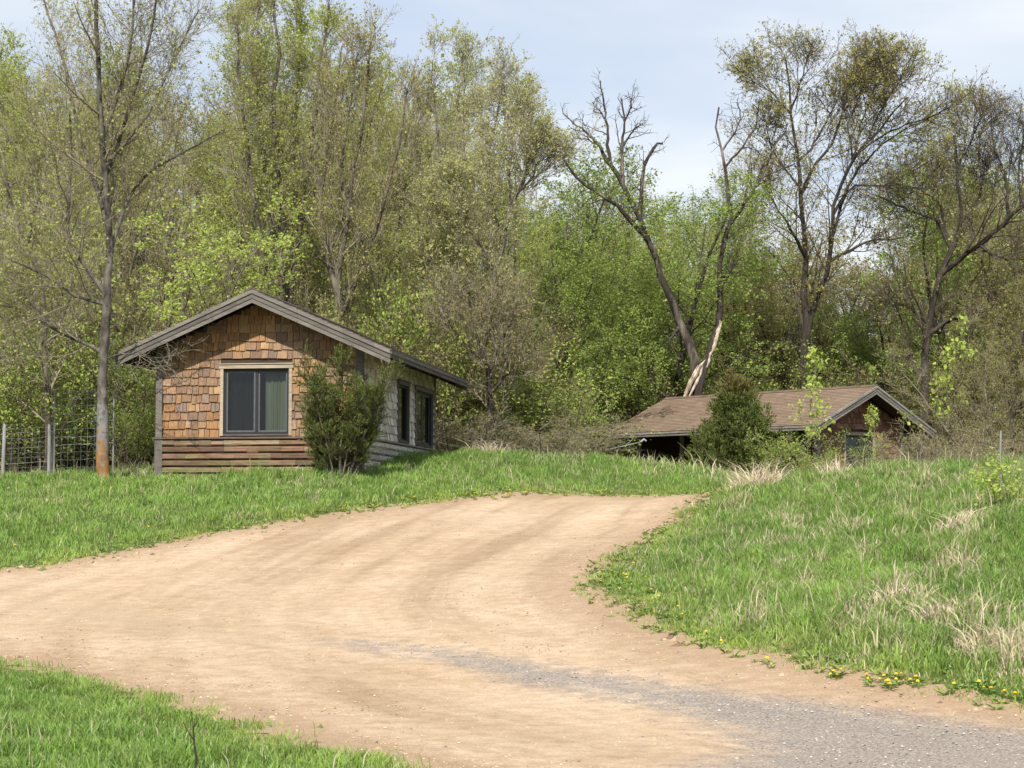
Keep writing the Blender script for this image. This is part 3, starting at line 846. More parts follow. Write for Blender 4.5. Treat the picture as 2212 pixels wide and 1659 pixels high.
def tree_kind(kind, seed):
    rng = np.random.default_rng(seed * 7 + 1)
    if kind == 'tall_leafy':      # upright tree with tip leaves, 16 m
        st = [stems_free(rng, 16, .15, 3, 6, n=12, wander=.07)]
        lv = [lvl(17, .2, .97, 38, 3.6, 7, taperl=.66, trop=.14, rr=.42, S=4, thick=True), lvl(9, .15, 1, 38, 1.3, 4, trop=.1, rr=.55, rmin=.008), lvl(6, .12, 1, 40, .55, 2, trop=.1, rmin=.006)]
        lf = [(3, 24, .05, .5, 1.15, .036, 'yellow_green'), (2, 12, .052, .55, 1.1, .045, 'yellow_green')]
    elif kind == 'tall_twiggy':   # mostly bare brown crown
        st = [stems_free(rng, 15, .15, 4, 8, n=12, wander=.07)]
        lv = [lvl(15, .12, .97, 40, 3.6, 7, taperl=.6, trop=.12, rr=.42, S=4, thick=True), lvl(10, .1, 1, 40, 1.45, 4, trop=.08, rr=.55, rmin=.008), lvl(7, .1, 1, 40, .65, 2, trop=.08, rmin=.006)]
        lf = [(3, 4, .055, .4, 1.05, .05, 'gold'), (2, 7, .06, .6, 1.1, .06, 'yellow_green')]
    elif kind == 'bushy_green':   # dense bright green
        st = [stems_free(rng, 10.5, .14, 3, 13, n=12, wander=.08)]
        lv = [lvl(15, .15, .97, 50, 3.6, 7, taperl=.5, trop=.06, rr=.42, S=4, thick=True), lvl(9, .15, 1, 45, 1.4, 4, trop=.05, rr=.55, rmin=.008), lvl(6, .15, 1, 45, .6, 2, trop=.02, rmin=.006)]
        lf = [(3, 24, .055, .3, 1.1, .06, 'bright_green'), (2, 9, .066, .4, 1.05, .06, 'yellow_green')]
    elif kind == 'olive_tree':
        st = [stems_free(rng, 11, .14, 3, 11, n=12, wander=.08)]
        lv = [lvl(15, .15, .97, 46, 3.4, 7, taperl=.5, trop=.08, rr=.42, S=4, thick=True), lvl(9, .15, 1, 45, 1.4, 4, trop=.05, rr=.55, rmin=.008), lvl(6, .15, 1, 45, .6, 2, trop=.02, rmin=.006)]
        lf = [(3, 10, .058, .4, 1.1, .045, 'olive'), (2, 8, .06, .4, 1.05, .05, 'gold')]
    elif kind == 'shrub_twiggy':  # 4 m tangle of bare stems
        st = [stems_free(rng, 4, .03, 7, 18, n=7, wander=.1, base=.35)]
        lv = [lvl(9, .1, .97, 40, 1.5, 4, taperl=.4, trop=.06, rr=.6, rmin=.009), lvl(8, .1, 1, 42, .7, 3, rmin=.007), lvl(4, .1, 1, 45, .35, 2, rmin=.006)]
        lf = [(3, 2, .05, .5, 1, .04, 'olive')]
    elif kind == 'shrub_green':
        st = [stems_free(rng, 3.4, .03, 6, 20, n=7, wander=.1, base=.35)]
        lv = [lvl(8, .1, .97, 42, 1.4, 4, taperl=.4, trop=.05, rr=.6, rmin=.009), lvl(7, .1, 1, 42, .6, 3, rmin=.007)]
        lf = [(2, 11, .06, .1, 1.05, .08, 'green'), (2, 9, .06, .3, 1.05, .08, 'yellow_green')]
    elif kind == 'small_fresh':   # bush tree with bright young leaves
        st = [stems_free(rng, 7.5, .07, 4, 13, wander=.08)]
        lv = [lvl(12, .1, .97, 44, 2.1, 5, taperl=.45, trop=.08, rr=.5, S=4, thick=True), lvl(8, .15, 1, 42, .85, 3, rmin=.007), lvl(4, .2, 1, 42, .35, 2, rmin=.005)]
        lf = [(3, 10, .05, .6, 1.1, .035, 'fresh'), (2, 5, .065, .7, 1.05, .05, 'fresh')]
    elif kind == 'stake_bush':
        st = [stems_free(rng, 1.0, .008, 7, 22, n=6, wander=.1, base=.12)]
        lv = [lvl(8, .2, 1, 42, .4, 3, taperl=.4, trop=.06, rr=.6, rmin=.003), lvl(5, .15, 1, 42, .16, 2, rmin=.002)]
        lf = [(2, 6, .042, .2, 1.1, .03, 'fresh'), (1, 4, .045, .6, 1.05, .03, 'yellow_green')]
    elif kind == 'sapling':
        st = [stems_free(rng, 4.2, .03, 1, 3, n=8, wander=.07)]
        lv = [lvl(12, .3, .98, 42, 1.05, 4, taperl=.55, trop=.12, rr=.55, rmin=.007), lvl(6, .3, 1, 42, .4, 2, rmin=.005)]
        lf = [(2, 7, .09, .35, 1.1, .05, 'fresh'), (1, 8, .09, .5, 1.05, .05, 'fresh')]
    return build_tree(seed, st, lv, lf)


KIND_MATS = {'tall_leafy': (M_BARK, M_TWIG), 'tall_twiggy': (M_BARK, M_TWIG), 'bushy_green': (M_BARK_DARK, M_TWIG_DARK), 'olive_tree': (M_BARK_DARK, M_TWIG), 'shrub_twiggy': (M_BARK, M_TWIG),
             'shrub_green': (M_BARK, M_TWIG), 'small_fresh': (M_BARK, M_TWIG), 'stake_bush': (M_BARK, M_TWIG), 'sapling': (M_BARK, M_TWIG)}
TPL = {}
def template(kind, var):
    k = (kind, var)
    if k not in TPL:
        TPL[k] = tree_kind(kind, var + 100 * (sorted(KIND_MATS).index(kind) + 1))
    return TPL[k]
MESHES = {}
def tree_meshes(kind, var):
    k = (kind, var)
    if k not in MESHES:
        t = template(kind, var); bm, tm = KIND_MATS[kind]
        d = {'trunk': mesh_data('trunk', t['trunk'][0], [t['trunk'][1]], bm, smooth=True), 'crown': mesh_data('crown', t['crown'][0], [t['crown'][1]], tm)}
        if t['foliage']: d['foliage'] = mesh_data('foliage', t['foliage'][0], [t['foliage'][1]], M_LEAF, t['foliage'][2])
        MESHES[k] = d
    return MESHES[k]


NAME_OF = {'tall_leafy': 'broadleaf_tree', 'tall_twiggy': 'broadleaf_tree', 'bushy_green': 'broadleaf_tree', 'olive_tree': 'broadleaf_tree', 'shrub_twiggy': 'shrub', 'shrub_green': 'shrub', 'small_fresh': 'young_tree', 'stake_bush': 'shrub', 'sapling': 'sapling'}
KIND_H = {'tall_leafy': 16.2, 'tall_twiggy': 15.2, 'bushy_green': 11, 'olive_tree': 11.4, 'shrub_twiggy': 4.2, 'shrub_green': 3.6, 'small_fresh': 7.8, 'stake_bush': 1.1, 'sapling': 4.3}


def plant(kind, var, px, Y, top, label, wide=1.0, rz=None, group=None, name=None, cat=None):
    """a tree whose top reaches the height seen at row top"""
    x = (px - CX) / F_PX * Y
    z = h1(x, Y)
    ht = W(px, top, Y)[2] - z
    s = ht / KIND_H[kind]
    nm = name or NAME_OF[kind]
    root = empty(nm, (x, Y, z), rz if rz is not None else _dr.uniform(0, 6.28))
    w = min(1.25, max(.75, s)) * wide
    root.scale = (w, w, s)
    for part, me in tree_meshes(kind, var).items():
        link(part, me, root)
    tag(root, label, cat or ('shrub' if 'shrub' in nm else 'tree'), group)
    return root


def hero(name, label, Y, lines, lv, leaf, barkmat, twigmat, seed, depth_k=.35, nres=14, cat='tree', shift=0, bare=(), clean_trunk=False, wob=.04):
    """a tree whose trunk and main limbs follow measured lines; lines = [(points, r0, r1), ...], the first one is the trunk"""
    rng = np.random.default_rng(seed)
    known = []; stems = []; bare_stems = []
    nl = len(lines); lines = list(lines) + list(bare)
    lines = [([(a, b + shift * min(1, max(0, (420 - b) / 300))) for a, b in p], q, r) for p, q, r in lines]
    x0, y0 = lines[0][0][0]
    base = W(x0, y0, Y)
    gz = h1(base[0], Y); org = np.array([base[0], Y, gz])
    for li, (pts, r0, r1) in enumerate(lines):
        pts = np.array(pts, float)
        if li == 0: d0 = 0.0
        else:
            kk = np.array(known); j = np.argmin((kk[:, 0] - pts[0, 0]) ** 2 + (kk[:, 1] - pts[0, 1]) ** 2); d0 = kk[j, 2]
        seg = np.r_[0, np.cumsum(np.hypot(*np.diff(pts, axis=0).T))]
        slope = rng.uniform(-1, 1) * depth_k * (.25 if li == 0 else 1)
        dep = d0 + slope * seg / F_PX * Y + np.r_[0, rng.normal(0, .1, len(pts) - 1)]
        for p, d in zip(pts, dep): known.append((p[0], p[1], d))
        w3 = np.array([W(p[0], p[1], Y + d) for p, d in zip(pts, dep)]) - org
        if li == 0: w3[0, 2] = -.3
        else:
            allp = np.concatenate([np.stack([np.interp(np.linspace(0, 1, 120), np.linspace(0, 1, nres), q[0, :, k]) for k in range(3)], 1) for q, _ in stems]); allr = np.concatenate([np.interp(np.linspace(0, 1, 120), np.linspace(0, 1, nres), r_[0]) for _, r_ in stems])
            j = np.argmin(((allp - w3[0]) ** 2).sum(1)); w3 = w3 + (allp[j] - w3[0]) * np.linspace(1, 0, len(w3))[:, None] ** 2
            r0 = min(r0, allr[j] * .92)
        t = seg / seg[-1]
        # smooth resample
        tt = np.linspace(0, 1, nres * 4)
        q = np.stack([np.interp(tt, t, w3[:, k]) for k in range(3)], 1)
        ker = np.ones(5) / 5
        qs = np.stack([np.convolve(np.pad(q[:, k], 2, mode='edge'), ker, 'valid') for k in range(3)], 1)
        qs[0] = q[0]; qs[-1] = q[-1]
        sel = np.round(np.linspace(0, len(qs) - 1, nres)).astype(int)
        P = qs[sel]; P[2:-1] += rng.normal(0, wob, (nres - 3, 3)) * (1 if r0 > .1 else .5)
        R = (r0 + (r1 - r0) * np.linspace(0, 1, nres) ** .8) * rng.uniform(.9, 1.1, nres)
        if li == 0: R[0] *= 1.18
        (stems if li < nl else bare_stems).append((P[None], R[None]))
    t = build_tree(seed, stems[1:] if clean_trunk else stems, lv, leaf, bare_stems, stems[:1] if clean_trunk else ())
    root = empty(name, tuple(org))
    tr = mk('trunk', t['trunk'][0], [t['trunk'][1]], barkmat, root, smooth=True)
    if t['crown']: mk('crown', t['crown'][0], [t['crown'][1]], twigmat, root)
    if t['foliage']: mk('foliage', t['foliage'][0], [t['foliage'][1]], M_LEAF, root, t['foliage'][2])
    tag(root, label, cat)
    return root, org, stems


# -- the grey tree with lichen beside the near cabin
hero('lichen_tree', 'tall grey tree with orange lichen on its trunk beside the near cabin', 42.0,
     [([(225, 1045), (221, 900), (224, 760), (231, 640), (238, 540)], .145, .08),
      ([(238, 540), (228, 380), (216, 260), (213, 130), (205, -60), (200, -160)], .078, .04),
      ([(231, 640), (217, 620), (185, 579), (143, 500), (153, 370), (150, 240)], .06, .02),
      ([(236, 545), (275, 430), (324, 366), (417, 319), (486, 278)], .05, .015),
      ([(226, 764), (190, 745), (139, 722), (69, 685), (10, 660)], .05, .015),
      ([(238, 500), (210, 400), (170, 280), (140, 140), (95, 0)], .06, .02),
      ([(232, 420), (270, 300), (300, 180), (330, 60), (345, -40)], .06, .02),
      ([(222, 300), (262, 190), (285, 90), (290, -30)], .05, .02),
      ([(228, 360), (320, 250), (375, 130), (430, 20)], .045, .012),
      ([(230, 660), (160, 640), (90, 590), (20, 560)], .045, .012)],
     [lvl(14, .12, 1, 44, 1.7, 6, taperl=.55, trop=.09, rr=.5, rmin=.008, S=4), lvl(10, .1, 1, 42, .85, 4, trop=.06, rmin=.0055), lvl(6, .1, 1, 42, .4, 2, trop=.03, rmin=.004)],
     [(3, 2, .05, .4, 1.05, .03, 'yellow_green')], M_LICHEN, M_TWIG, 401, depth_k=.5, clean_trunk=True, wob=.015, bare=[([(225, 780), (262, 762), (330, 774), (385, 768), (430, 735), (462, 705)], .014, .004), ([(226, 740), (280, 738), (335, 762), (390, 752)], .012, .004), ([(226, 700), (290, 700), (350, 735), (410, 742), (440, 725)], .012, .004), ([(225, 790), (270, 790), (330, 795), (380, 785)], .01, .004)])
hero('leaning_tree', 'thin leaning grey tree behind the wire fence', 46.5,
     [([(112, 1040), (104, 880), (95, 760), (92, 660), (86, 592), (50, 509), (23, 430), (5, 330)], .1, .03),
      ([(95, 760), (140, 680), (165, 590), (180, 500)], .05, .015), ([(92, 680), (50, 640), (5, 560), (-30, 480)], .045, .012), ([(60, 530), (80, 440), (85, 340), (78, 260)], .04, .012),
      ([(100, 830), (45, 800), (-10, 770)], .035, .01)],
     [lvl(14, .12, 1, 42, 1.6, 5, taperl=.3, trop=.08, rr=.5, rmin=.008, S=4), lvl(10, .1, 1, 40, .75, 3, trop=.06, rmin=.0055), lvl(5, .1, 1, 42, .38, 2, trop=.03, rmin=.0045)],
     [(3, 1, .05, .5, 1, .02, 'yellow_green')], M_BARK, M_TWIG, 402, depth_k=.5)

# -- clump behind the near cabin
UPR = [lvl(15, .1, 1, 32, 2.4, 5, taperl=.78, trop=.14, rr=.42, rmin=.012, S=4), lvl(9, .1, 1, 34, 1.05, 4, trop=.12, rr=.55, rmin=.008), lvl(6, .1, 1, 38, .5, 2, trop=.1, rmin=.006)]
hero('clump_tree', 'tall many stemmed tree rising straight behind the peak of the near cabin', 58.0,
     [([(600, 985), (602, 800), (604, 640), (609, 500), (598, 372), (592, 270), (600, 150), (596, 40), (590, -30)], .2, .03),
      ([(602, 780), (624, 620), (640, 490), (658, 390), (676, 270), (700, 80), (712, 10)], .14, .02),
      ([(602, 700), (570, 560), (545, 420), (530, 300), (520, 180), (515, 60)], .11, .02),
      ([(606, 560), (575, 420), (560, 260), (556, 100), (560, 10)], .09, .02),
      ([(640, 490), (630, 340), (640, 200), (650, 60)], .08, .02)],
     UPR, [(3, 13, .05, .5, 1.12, .035, 'yellow_green'), (2, 6, .05, .6, 1.05, .05, 'pale')], M_BARK, M_TWIG, 403)
hero('brown_tree', 'brown twiggy tree whose crown stands over the right roof slope of the near cabin', 57.0,
     [([(735, 985), (729, 820), (727, 645), (738, 536), (757, 422), (778, 298), (790, 180), (800, 90)], .16, .025),
      ([(728, 700), (770, 600), (812, 500), (842, 390), (868, 280), (880, 190)], .09, .02),
      ([(727, 640), (700, 540), (690, 430), (712, 310), (730, 180), (738, 100)], .09, .02),
      ([(745, 480), (735, 360), (755, 240), (770, 130)], .07, .02)],
     UPR, [(3, 3, .055, .4, 1.1, .05, 'gold'), (2, 5, .06, .7, 1.05, .06, 'yellow_green')], M_BARK, M_TWIG, 404)
hero('slender_tree', 'slender pale leaved tree left of the pair in the middle of the wood', 62.0,
     [([(962, 975), (960, 820), (956, 640), (955, 496), (945, 431), (950, 317), (936, 198), (935, 84)], .14, .02),
      ([(955, 470), (985, 380), (1000, 270), (1004, 160), (1000, 85)], .07, .015), ([(956, 560), (925, 470), (905, 370), (900, 270), (905, 190)], .07, .015), ([(957, 620), (990, 540), (1015, 450), (1030, 340)], .06, .015)],
     UPR, [(3, 9, .05, .5, 1.12, .035, 'pale'), (2, 2, .1, .7, 1.05, .05, 'yellow_green')], M_BARK, M_TWIG, 405, shift=45)
hero('forked_tree', 'forked slender tree right of the pair in the middle of the wood', 57.5,
     [([(1062, 985), (1064, 840), (1066, 700), (1069, 585), (1089, 521), (1104, 446), (1130, 397), (1145, 320)], .15, .03),
      ([(1069, 590), (1036, 526), (1000, 480), (975, 420)], .07, .015), ([(1085, 530), (1060, 440), (1048, 360), (1062, 280), (1080, 190), (1089, 116)], .08, .015),
      ([(1100, 460), (1100, 360), (1112, 260), (1118, 190)], .06, .015), ([(1110, 440), (1150, 380), (1165, 330)], .05, .015), ([(1066, 700), (1020, 640), (985, 600), (950, 590)], .05, .012)],
     UPR, [(3, 9, .05, .5, 1.12, .035, 'pale'), (2, 2, .1, .7, 1.05, .05, 'gold')], M_BARK, M_TWIG, 406, shift=45)
hero('thicket_tree', 'low dark forked tree standing just right of the near cabin', 55.0,
     [([(1056, 985), (1057, 900), (1057, 803), (1040, 764), (1020, 700), (1010, 640)], .11, .02), ([(1057, 810), (1075, 750), (1105, 700), (1120, 650)], .06, .015),
      ([(1050, 780), (1000, 740), (965, 690), (950, 650)], .05, .012), ([(1057, 850), (1110, 790), (1150, 760)], .05, .012), ([(1040, 764), (1060, 690), (1065, 620)], .05, .012)],
     [lvl(10, .15, 1, 45, 1.3, 5, trop=.06, rr=.5, rmin=.01, S=4), lvl(9, .1, 1, 42, .7, 3, rmin=.007), lvl(6, .1, 1, 42, .35, 2, rmin=.005)],
     [(3, 1, .07, .5, 1, .04, 'olive')], M_BARK_DARK, M_TWIG, 407, depth_k=.6)

# -- dead tree behind the far cabin
droot, dorg, dstems = hero('dead_tree', 'dead two stemmed tree with bare antler like top behind the brown roof', 74.0,
     [([(1512, 930), (1512, 860), (1502, 790), (1485, 735), (1462, 690), (1446, 640), (1428, 605), (1412, 540), (1390, 500), (1384, 465), (1358, 420), (1330, 370), (1307, 335)], .23, .08),
      ([(1512, 850), (1528, 776), (1553, 716), (1571, 665), (1556, 630), (1551, 570), (1566, 514), (1584, 479), (1581, 443), (1566, 403), (1570, 353), (1562, 312), (1546, 282), (1543, 237), (1553, 217)], .21, .03),
      ([(1307, 335), (1294, 307), (1263, 272), (1230, 245), (1216, 231)], .085, .02),
      ([(1319, 352), (1314, 292), (1309, 237), (1299, 176), (1297, 155)], .085, .02),
      ([(1345, 398), (1344, 302), (1350, 242), (1343, 196)], .09, .025),
      ([(1346, 310), (1369, 272), (1384, 255)], .05, .02),
      ([(1349, 250), (1362, 220), (1364, 195)], .05, .03),
      ([(1294, 307), (1265, 290), (1240, 290)], .04, .015), ([(1309, 250), (1290, 215), (1280, 205)], .04, .015),
      ([(1400, 520), (1330, 440), (1248, 383), (1223, 348), (1198, 297), (1175, 265)], .15, .02),
      ([(1384, 475), (1387, 400), (1394, 343), (1418, 300), (1432, 302)], .1, .04),
      ([(1562, 316), (1591, 272), (1601, 232), (1592, 205)], .06, .02), ([(1570, 360), (1601, 317), (1631, 267), (1640, 196)], .07, .02),
      ([(1584, 484), (1621, 428), (1646, 383), (1672, 312), (1697, 272)], .14, .03), ([(1646, 383), (1680, 365), (1717, 348)], .07, .02),
      ([(1553, 600), (1572, 590), (1585, 560)], .06, .02), ([(1474, 700), (1450, 730), (1443, 760)], .07, .02)],
     [lvl(7, .3, 1, 46, 1.0, 5, taperl=.7, trop=.06, rr=.55, rmin=.014, S=4, wander=.22), lvl(4, .2, 1, 48, .45, 3, trop=.03, rmin=.01, wander=.2)],
     [], M_BARK_DEAD, M_BARK_DARK, 408, depth_k=.3, shift=22)
bw = MB(); _b = np.random.default_rng(21)
def strip(P, r):
    n = len(P); R = r * np.sin(np.linspace(.45, 2.95, n)) * _b.uniform(.6, 1.3, n)
    V, Q = tubes(P[None], R[None], 6, np.random.default_rng(2)); bw.add(V, [list(f) for f in Q])
for pts, r in (([(1474, 866), (1482, 846), (1491, 827), (1502, 808), (1513, 793), (1523, 778)], .1), ([(1485, 864), (1495, 842), (1505, 822), (1514, 806)], .07), ([(1478, 850), (1488, 828), (1500, 806), (1508, 790)], .05)):
    strip(np.array([W(a, b, 73.55 + .06 * k) for k, (a, b) in enumerate(pts)]) - dorg + _b.normal(0, .015, (len(pts), 3)), r)
STP, STR = dstems[1][0][0], dstems[1][1][0]
tq = np.linspace(0, 1, len(STP))
for t0, t1, side, r in ((.03, .13, -.55, .05), (.10, .19, .5, .05), (.15, .245, .75, .075), (.2, .25, .35, .05)):
    t = np.linspace(t0, t1, 8); q = np.stack([np.interp(t, tq, STP[:, k]) for k in range(3)], 1); rr = np.interp(t, tq, STR)
    q[:, 1] -= rr * math.sqrt(1 - side * side) * .92; q[:, 0] += rr * side; strip(q + _b.normal(0, .012, (8, 3)), r)
bw.build('torn_wood', M_BARE, droot)

# -- big spreading trees on the right
SPR = [lvl(13, .15, 1, 36, 2.7, 6, taperl=.75, trop=.1, rr=.45, rmin=.016, S=4), lvl(8, .15, 1, 40, 1.0, 4, trop=.05, rr=.55, rmin=.01), lvl(6, .15, 1, 42, .5, 2, trop=.04, rmin=.007)]
hero('spreading_tree', 'large wide crowned tree with bronze young leaves behind the right end of the brown roof', 79.0,
     [([(1738, 940), (1737, 850), (1739, 655), (1739, 544), (1736, 469), (1727, 403), (1723, 302), (1708, 242), (1709, 191), (1707, 136), (1697, 70)], .21, .03),
      ([(1738, 780), (1752, 690), (1790, 580), (1799, 464), (1818, 383), (1843, 328), (1873, 282), (1913, 212), (1960, 160)], .26, .03),
      ([(1724, 330), (1752, 297), (1792, 212), (1813, 150)], .1, .02), ([(1709, 205), (1672, 151), (1621, 115)], .07, .02),
      ([(1737, 420), (1762, 343), (1803, 282), (1823, 202), (1833, 126), (1850, 62)], .14, .02), ([(1823, 519), (1838, 433), (1855, 393), (1905, 400), (1925, 392), (1984, 348), (2040, 310)], .15, .02),
      ([(1858, 310), (1923, 250), (1999, 217), (2054, 185)], .09, .02), ([(1803, 565), (1883, 519), (1949, 514)], .08, .02), ([(1823, 202), (1870, 130), (1905, 70)], .07, .02),
      ([(1843, 328), (1860, 230), (1890, 130)], .08, .02), ([(1709, 191), (1730, 120), (1745, 60)], .05, .015), ([(1905, 400), (1960, 420), (2000, 400)], .06, .02), ([(1739, 560), (1700, 480), (1665, 430), (1650, 380)], .08, .02), ([(1799, 464), (1850, 360), (1900, 290), (1960, 240), (2010, 215)], .1, .02), ([(1843, 328), (1830, 230), (1868, 130), (1880, 75)], .07, .02), ([(1727, 403), (1680, 330), (1660, 270), (1655, 220)], .06, .015), ([(1873, 282), (1900, 200), (1940, 120), (1960, 90)], .07, .015)],
     SPR, [(3, 4, .066, .6, 1.15, .035, 'gold'), (3, 1, .066, .6, 1.1, .04, 'pale')], M_BARK_DARK, M_TWIG_DARK, 409, depth_k=.6, shift=58)
hero('crooked_tree', 'dark crooked tree leaning past the right frame edge behind the far cabin', 74.0,
     [([(1992, 980), (1995, 850), (2004, 706), (2034, 605), (2049, 544), (2080, 484), (2066, 433), (2065, 343), (2060, 270)], .23, .035),
      ([(2051, 540), (2019, 474), (1964, 454), (1923, 438), (1890, 420)], .14, .03), ([(2046, 520), (2030, 440), (1985, 405), (1950, 395)], .1, .02),
      ([(2040, 600), (2075, 565), (2120, 534), (2170, 484), (2212, 438), (2280, 390)], .19, .06), ([(2180, 470), (2175, 378), (2150, 312), (2140, 230)], .12, .02),
      ([(1999, 725), (2040, 695), (2085, 683), (2140, 668)], .1, .02), ([(2065, 350), (2100, 280), (2120, 215)], .07, .02), ([(2080, 484), (2120, 420), (2130, 350)], .08, .02), ([(2004, 700), (1960, 660), (1920, 650)], .06, .02),
      ([(2205, 445), (2200, 350), (2215, 250)], .09, .02), ([(2120, 534), (2160, 560), (2212, 560)], .08, .02)],
     SPR, [(3, 1, .065, .6, 1.15, .035, 'olive'), (3, .7, .065, .5, 1.1, .04, 'gold')], M_BARK_DARK, M_TWIG_DARK, 410, depth_k=.6, shift=45)

# -- other trees of the wood
WOOD = [  # kind, variant, px, Y, top, width, label
    ('small_fresh', 0, 415, 53.5, 352, 1.25, 'bushy young tree with bright yellow green leaves left of the near cabin roof'),
    ('bushy_green', 0, 1245, 80, 372, 1.3, 'rounded bright green tree under the left side of the dead treetop'),
    ('bushy_green', 1, 1410, 79, 385, 1.25, 'bright green tree behind the left stem of the dead tree'),
    ('bushy_green', 2, 1300, 78, 560, 1.3, 'lower bright green tree at the wood edge left of the brown roof'),
    ('bushy_green', 0, 1175, 72, 450, 1.1, 'green tree just right of the two slender middle trees'),
    ('tall_leafy', 0, 285, 66, 95, 1.0, 'green leaved tall tree behind the lichen tree'),
    ('tall_leafy', 1, 70, 60, 20, 1.1, 'tall yellow green tree at the left frame edge behind the leaning tree'),
    ('tall_twiggy', 0, 400, 64, 60, 1.0, 'tall grey brown tree between the lichen tree and the many stemmed clump'),
    ('tall_leafy', 2, 520, 67, 50, 1.0, 'tall yellow green tree just left behind the many stemmed clump'),
    ('tall_leafy', 0, 690, 70, 25, 1.0, 'tall yellow green tree just right behind the many stemmed clump'),
    ('tall_leafy', 1, 845, 68, 95, .95, 'yellow green tree standing left of the sky gap before the slender tree'),
    ('tall_twiggy', 1, 880, 62, 330, 1.1, 'brown twiggy tree rising behind the lower right roof slope of the near cabin'),
    ('tall_leafy', 2, 1120, 70, 225, .9, 'pale tree sloping down to the open sky left of the dead treetop'),
    ('tall_twiggy', 2, 1490, 92, 290, 1.1, 'grey hazy tree far off in the sky gap between the two dead stems'),
    ('olive_tree', 0, 1610, 88, 450, 1.2, 'olive gold tree directly behind the right stem of the dead tree'),
    ('olive_tree', 1, 1690, 90, 470, 1.2, 'olive tree between the dead tree and the large spreading tree'),
    ('olive_tree', 2, 1890, 90, 540, 1.2, 'olive tree filling the space between the spreading tree and the crooked tree'),
    ('tall_twiggy', 0, 2110, 88, 215, 1.0, 'tall thin leaved tree right behind the crooked tree'),
    ('tall_leafy', 1, 2200, 92, 235, 1.0, 'tall pale green tree at the right frame edge behind the crooked limb'),
    ('olive_tree', 0, 2150, 72, 600, 1.1, 'low olive brown tree at the right frame edge under the crooked limb'),
    ('tall_twiggy', 1, 150, 58, 200, .9, 'brown twiggy tree between the left edge tree and the lichen tree'),
    ('olive_tree', 1, 985, 66, 520, 1.0, 'olive tree low between the two slender middle trees'),
]
for kind, var, px, Y, top, w, lab in WOOD:
    plant(kind, var, px, Y, top, lab, w)


def mass(name, label, items, mat, cat, thin=1.0, twigcol=(.21, .178, .118), trunkcol=(.1, .085, .066), dull=1.0):
    """many far plants that read as one mass: one mesh"""
    rng = np.random.default_rng(len(items))
    Vs, Ts, Qs, Cs, off = [], [], [], [], 0
    for kind, var, x, y, s, w in items:
        t = template(kind, var)
        a = rng.uniform(0, 6.28); ca, sa = math.cos(a), math.sin(a)
        z = h1(x, y); jit = rng.uniform(.85, 1.15)
        for part in ('trunk', 'crown', 'foliage'):
            if t[part] is None: continue
            V = t[part][0]; Fc = t[part][1]
            P = np.stack([(V[:, 0] * ca - V[:, 1] * sa) * w + x, (V[:, 0] * sa + V[:, 1] * ca) * w + y, V[:, 2] * s + z], 1)
            if part == 'foliage': C = t[part][2] * jit * dull; Ts.append(Fc + off)
            else: C = np.tile(np.array(twigcol if part == 'crown' else trunkcol) * jit, (len(V), 1)); Qs.append(Fc + off)
            Vs.append(P); Cs.append(C); off += len(V)
    o = mk(name, np.concatenate(Vs), [np.concatenate(Qs), np.concatenate(Ts)], mat, None, np.concatenate(Cs))
    tag(o, label, cat, None, 'stuff')
    print(name, off)
M_MASS = mat_attr('wood_mass', rough=0.85, translucent=0.38, spec=0.05)
_wr = np.random.default_rng(77)
# height of the tree line along the picture, as seen rows
TLX = [-400, 0, 200, 330, 450, 600, 760, 860, 930, 1000, 1120, 1180, 1240, 1400, 1560, 1650, 1800, 2000, 2100, 2212, 2600]
TLY = [40, 30, 120, 150, 190, 90, 110, 190, 250, 330, 260, 330, 430, 440, 480, 520, 560, 520, 330, 280, 200]
items = []
for row, (Y0, n, lo) in enumerate(((76, 17, 90), (94, 22, 60), (112, 26, 40))):
    for i in range(n):
        px = -330 + (2870) * (i + .5) / n + _wr.normal(0, 30)
        Y = Y0 + _wr.uniform(-5, 5)
        if 1150 < px < 2080 and Y < 84: Y += 12
        top = np.interp(px, TLX, TLY) + lo * _wr.uniform(.2, 1.4)
        x = (px - CX) / F_PX * Y
        ht = W(px, top, Y)[2] - h1(x, Y)
        if px < 1150: kind = _wr.choice(['tall_leafy', 'tall_twiggy', 'olive_tree', 'tall_leafy'])
        elif px < 1560: kind = _wr.choice(['bushy_green', 'olive_tree', 'bushy_green'])
        else: kind = _wr.choice(['olive_tree', 'olive_tree', 'tall_twiggy', 'bushy_green'])
        s = ht / KIND_H[kind]
        items.append((kind, int(_wr.integers(0, 3)), x, Y, s, max(.85, min(1.3, s * 1.25))))
mass('woodland', 'dense spring wood of budding trees filling the background', items, M_MASS, 'wood')
items = []
for i in range(190):
    px = _wr.uniform(-150, 2360)
    Y = _wr.uniform(50, 88)
    if px < 330: Y = _wr.uniform(46.5, 75)
    elif px < 960: Y = max(Y, 55.5)
    elif px < 1255: Y = max(Y, 58)
    else: Y = max(Y, 79)
    x = (px - CX) / F_PX * Y
    kind = 'shrub_green' if _wr.uniform() < (.66 if px < 1600 else .45) else 'shrub_twiggy'
    s = _wr.uniform(.7, 1.5)
    items.append((kind, int(_wr.integers(0, 3)), x, Y, s, _wr.uniform(.9, 1.5)))
mass('undergrowth', 'tangled brown and green undergrowth along the edge of the wood', items, M_MASS, 'undergrowth', twigcol=(.2, .168, .105), trunkcol=(.14, .118, .082))

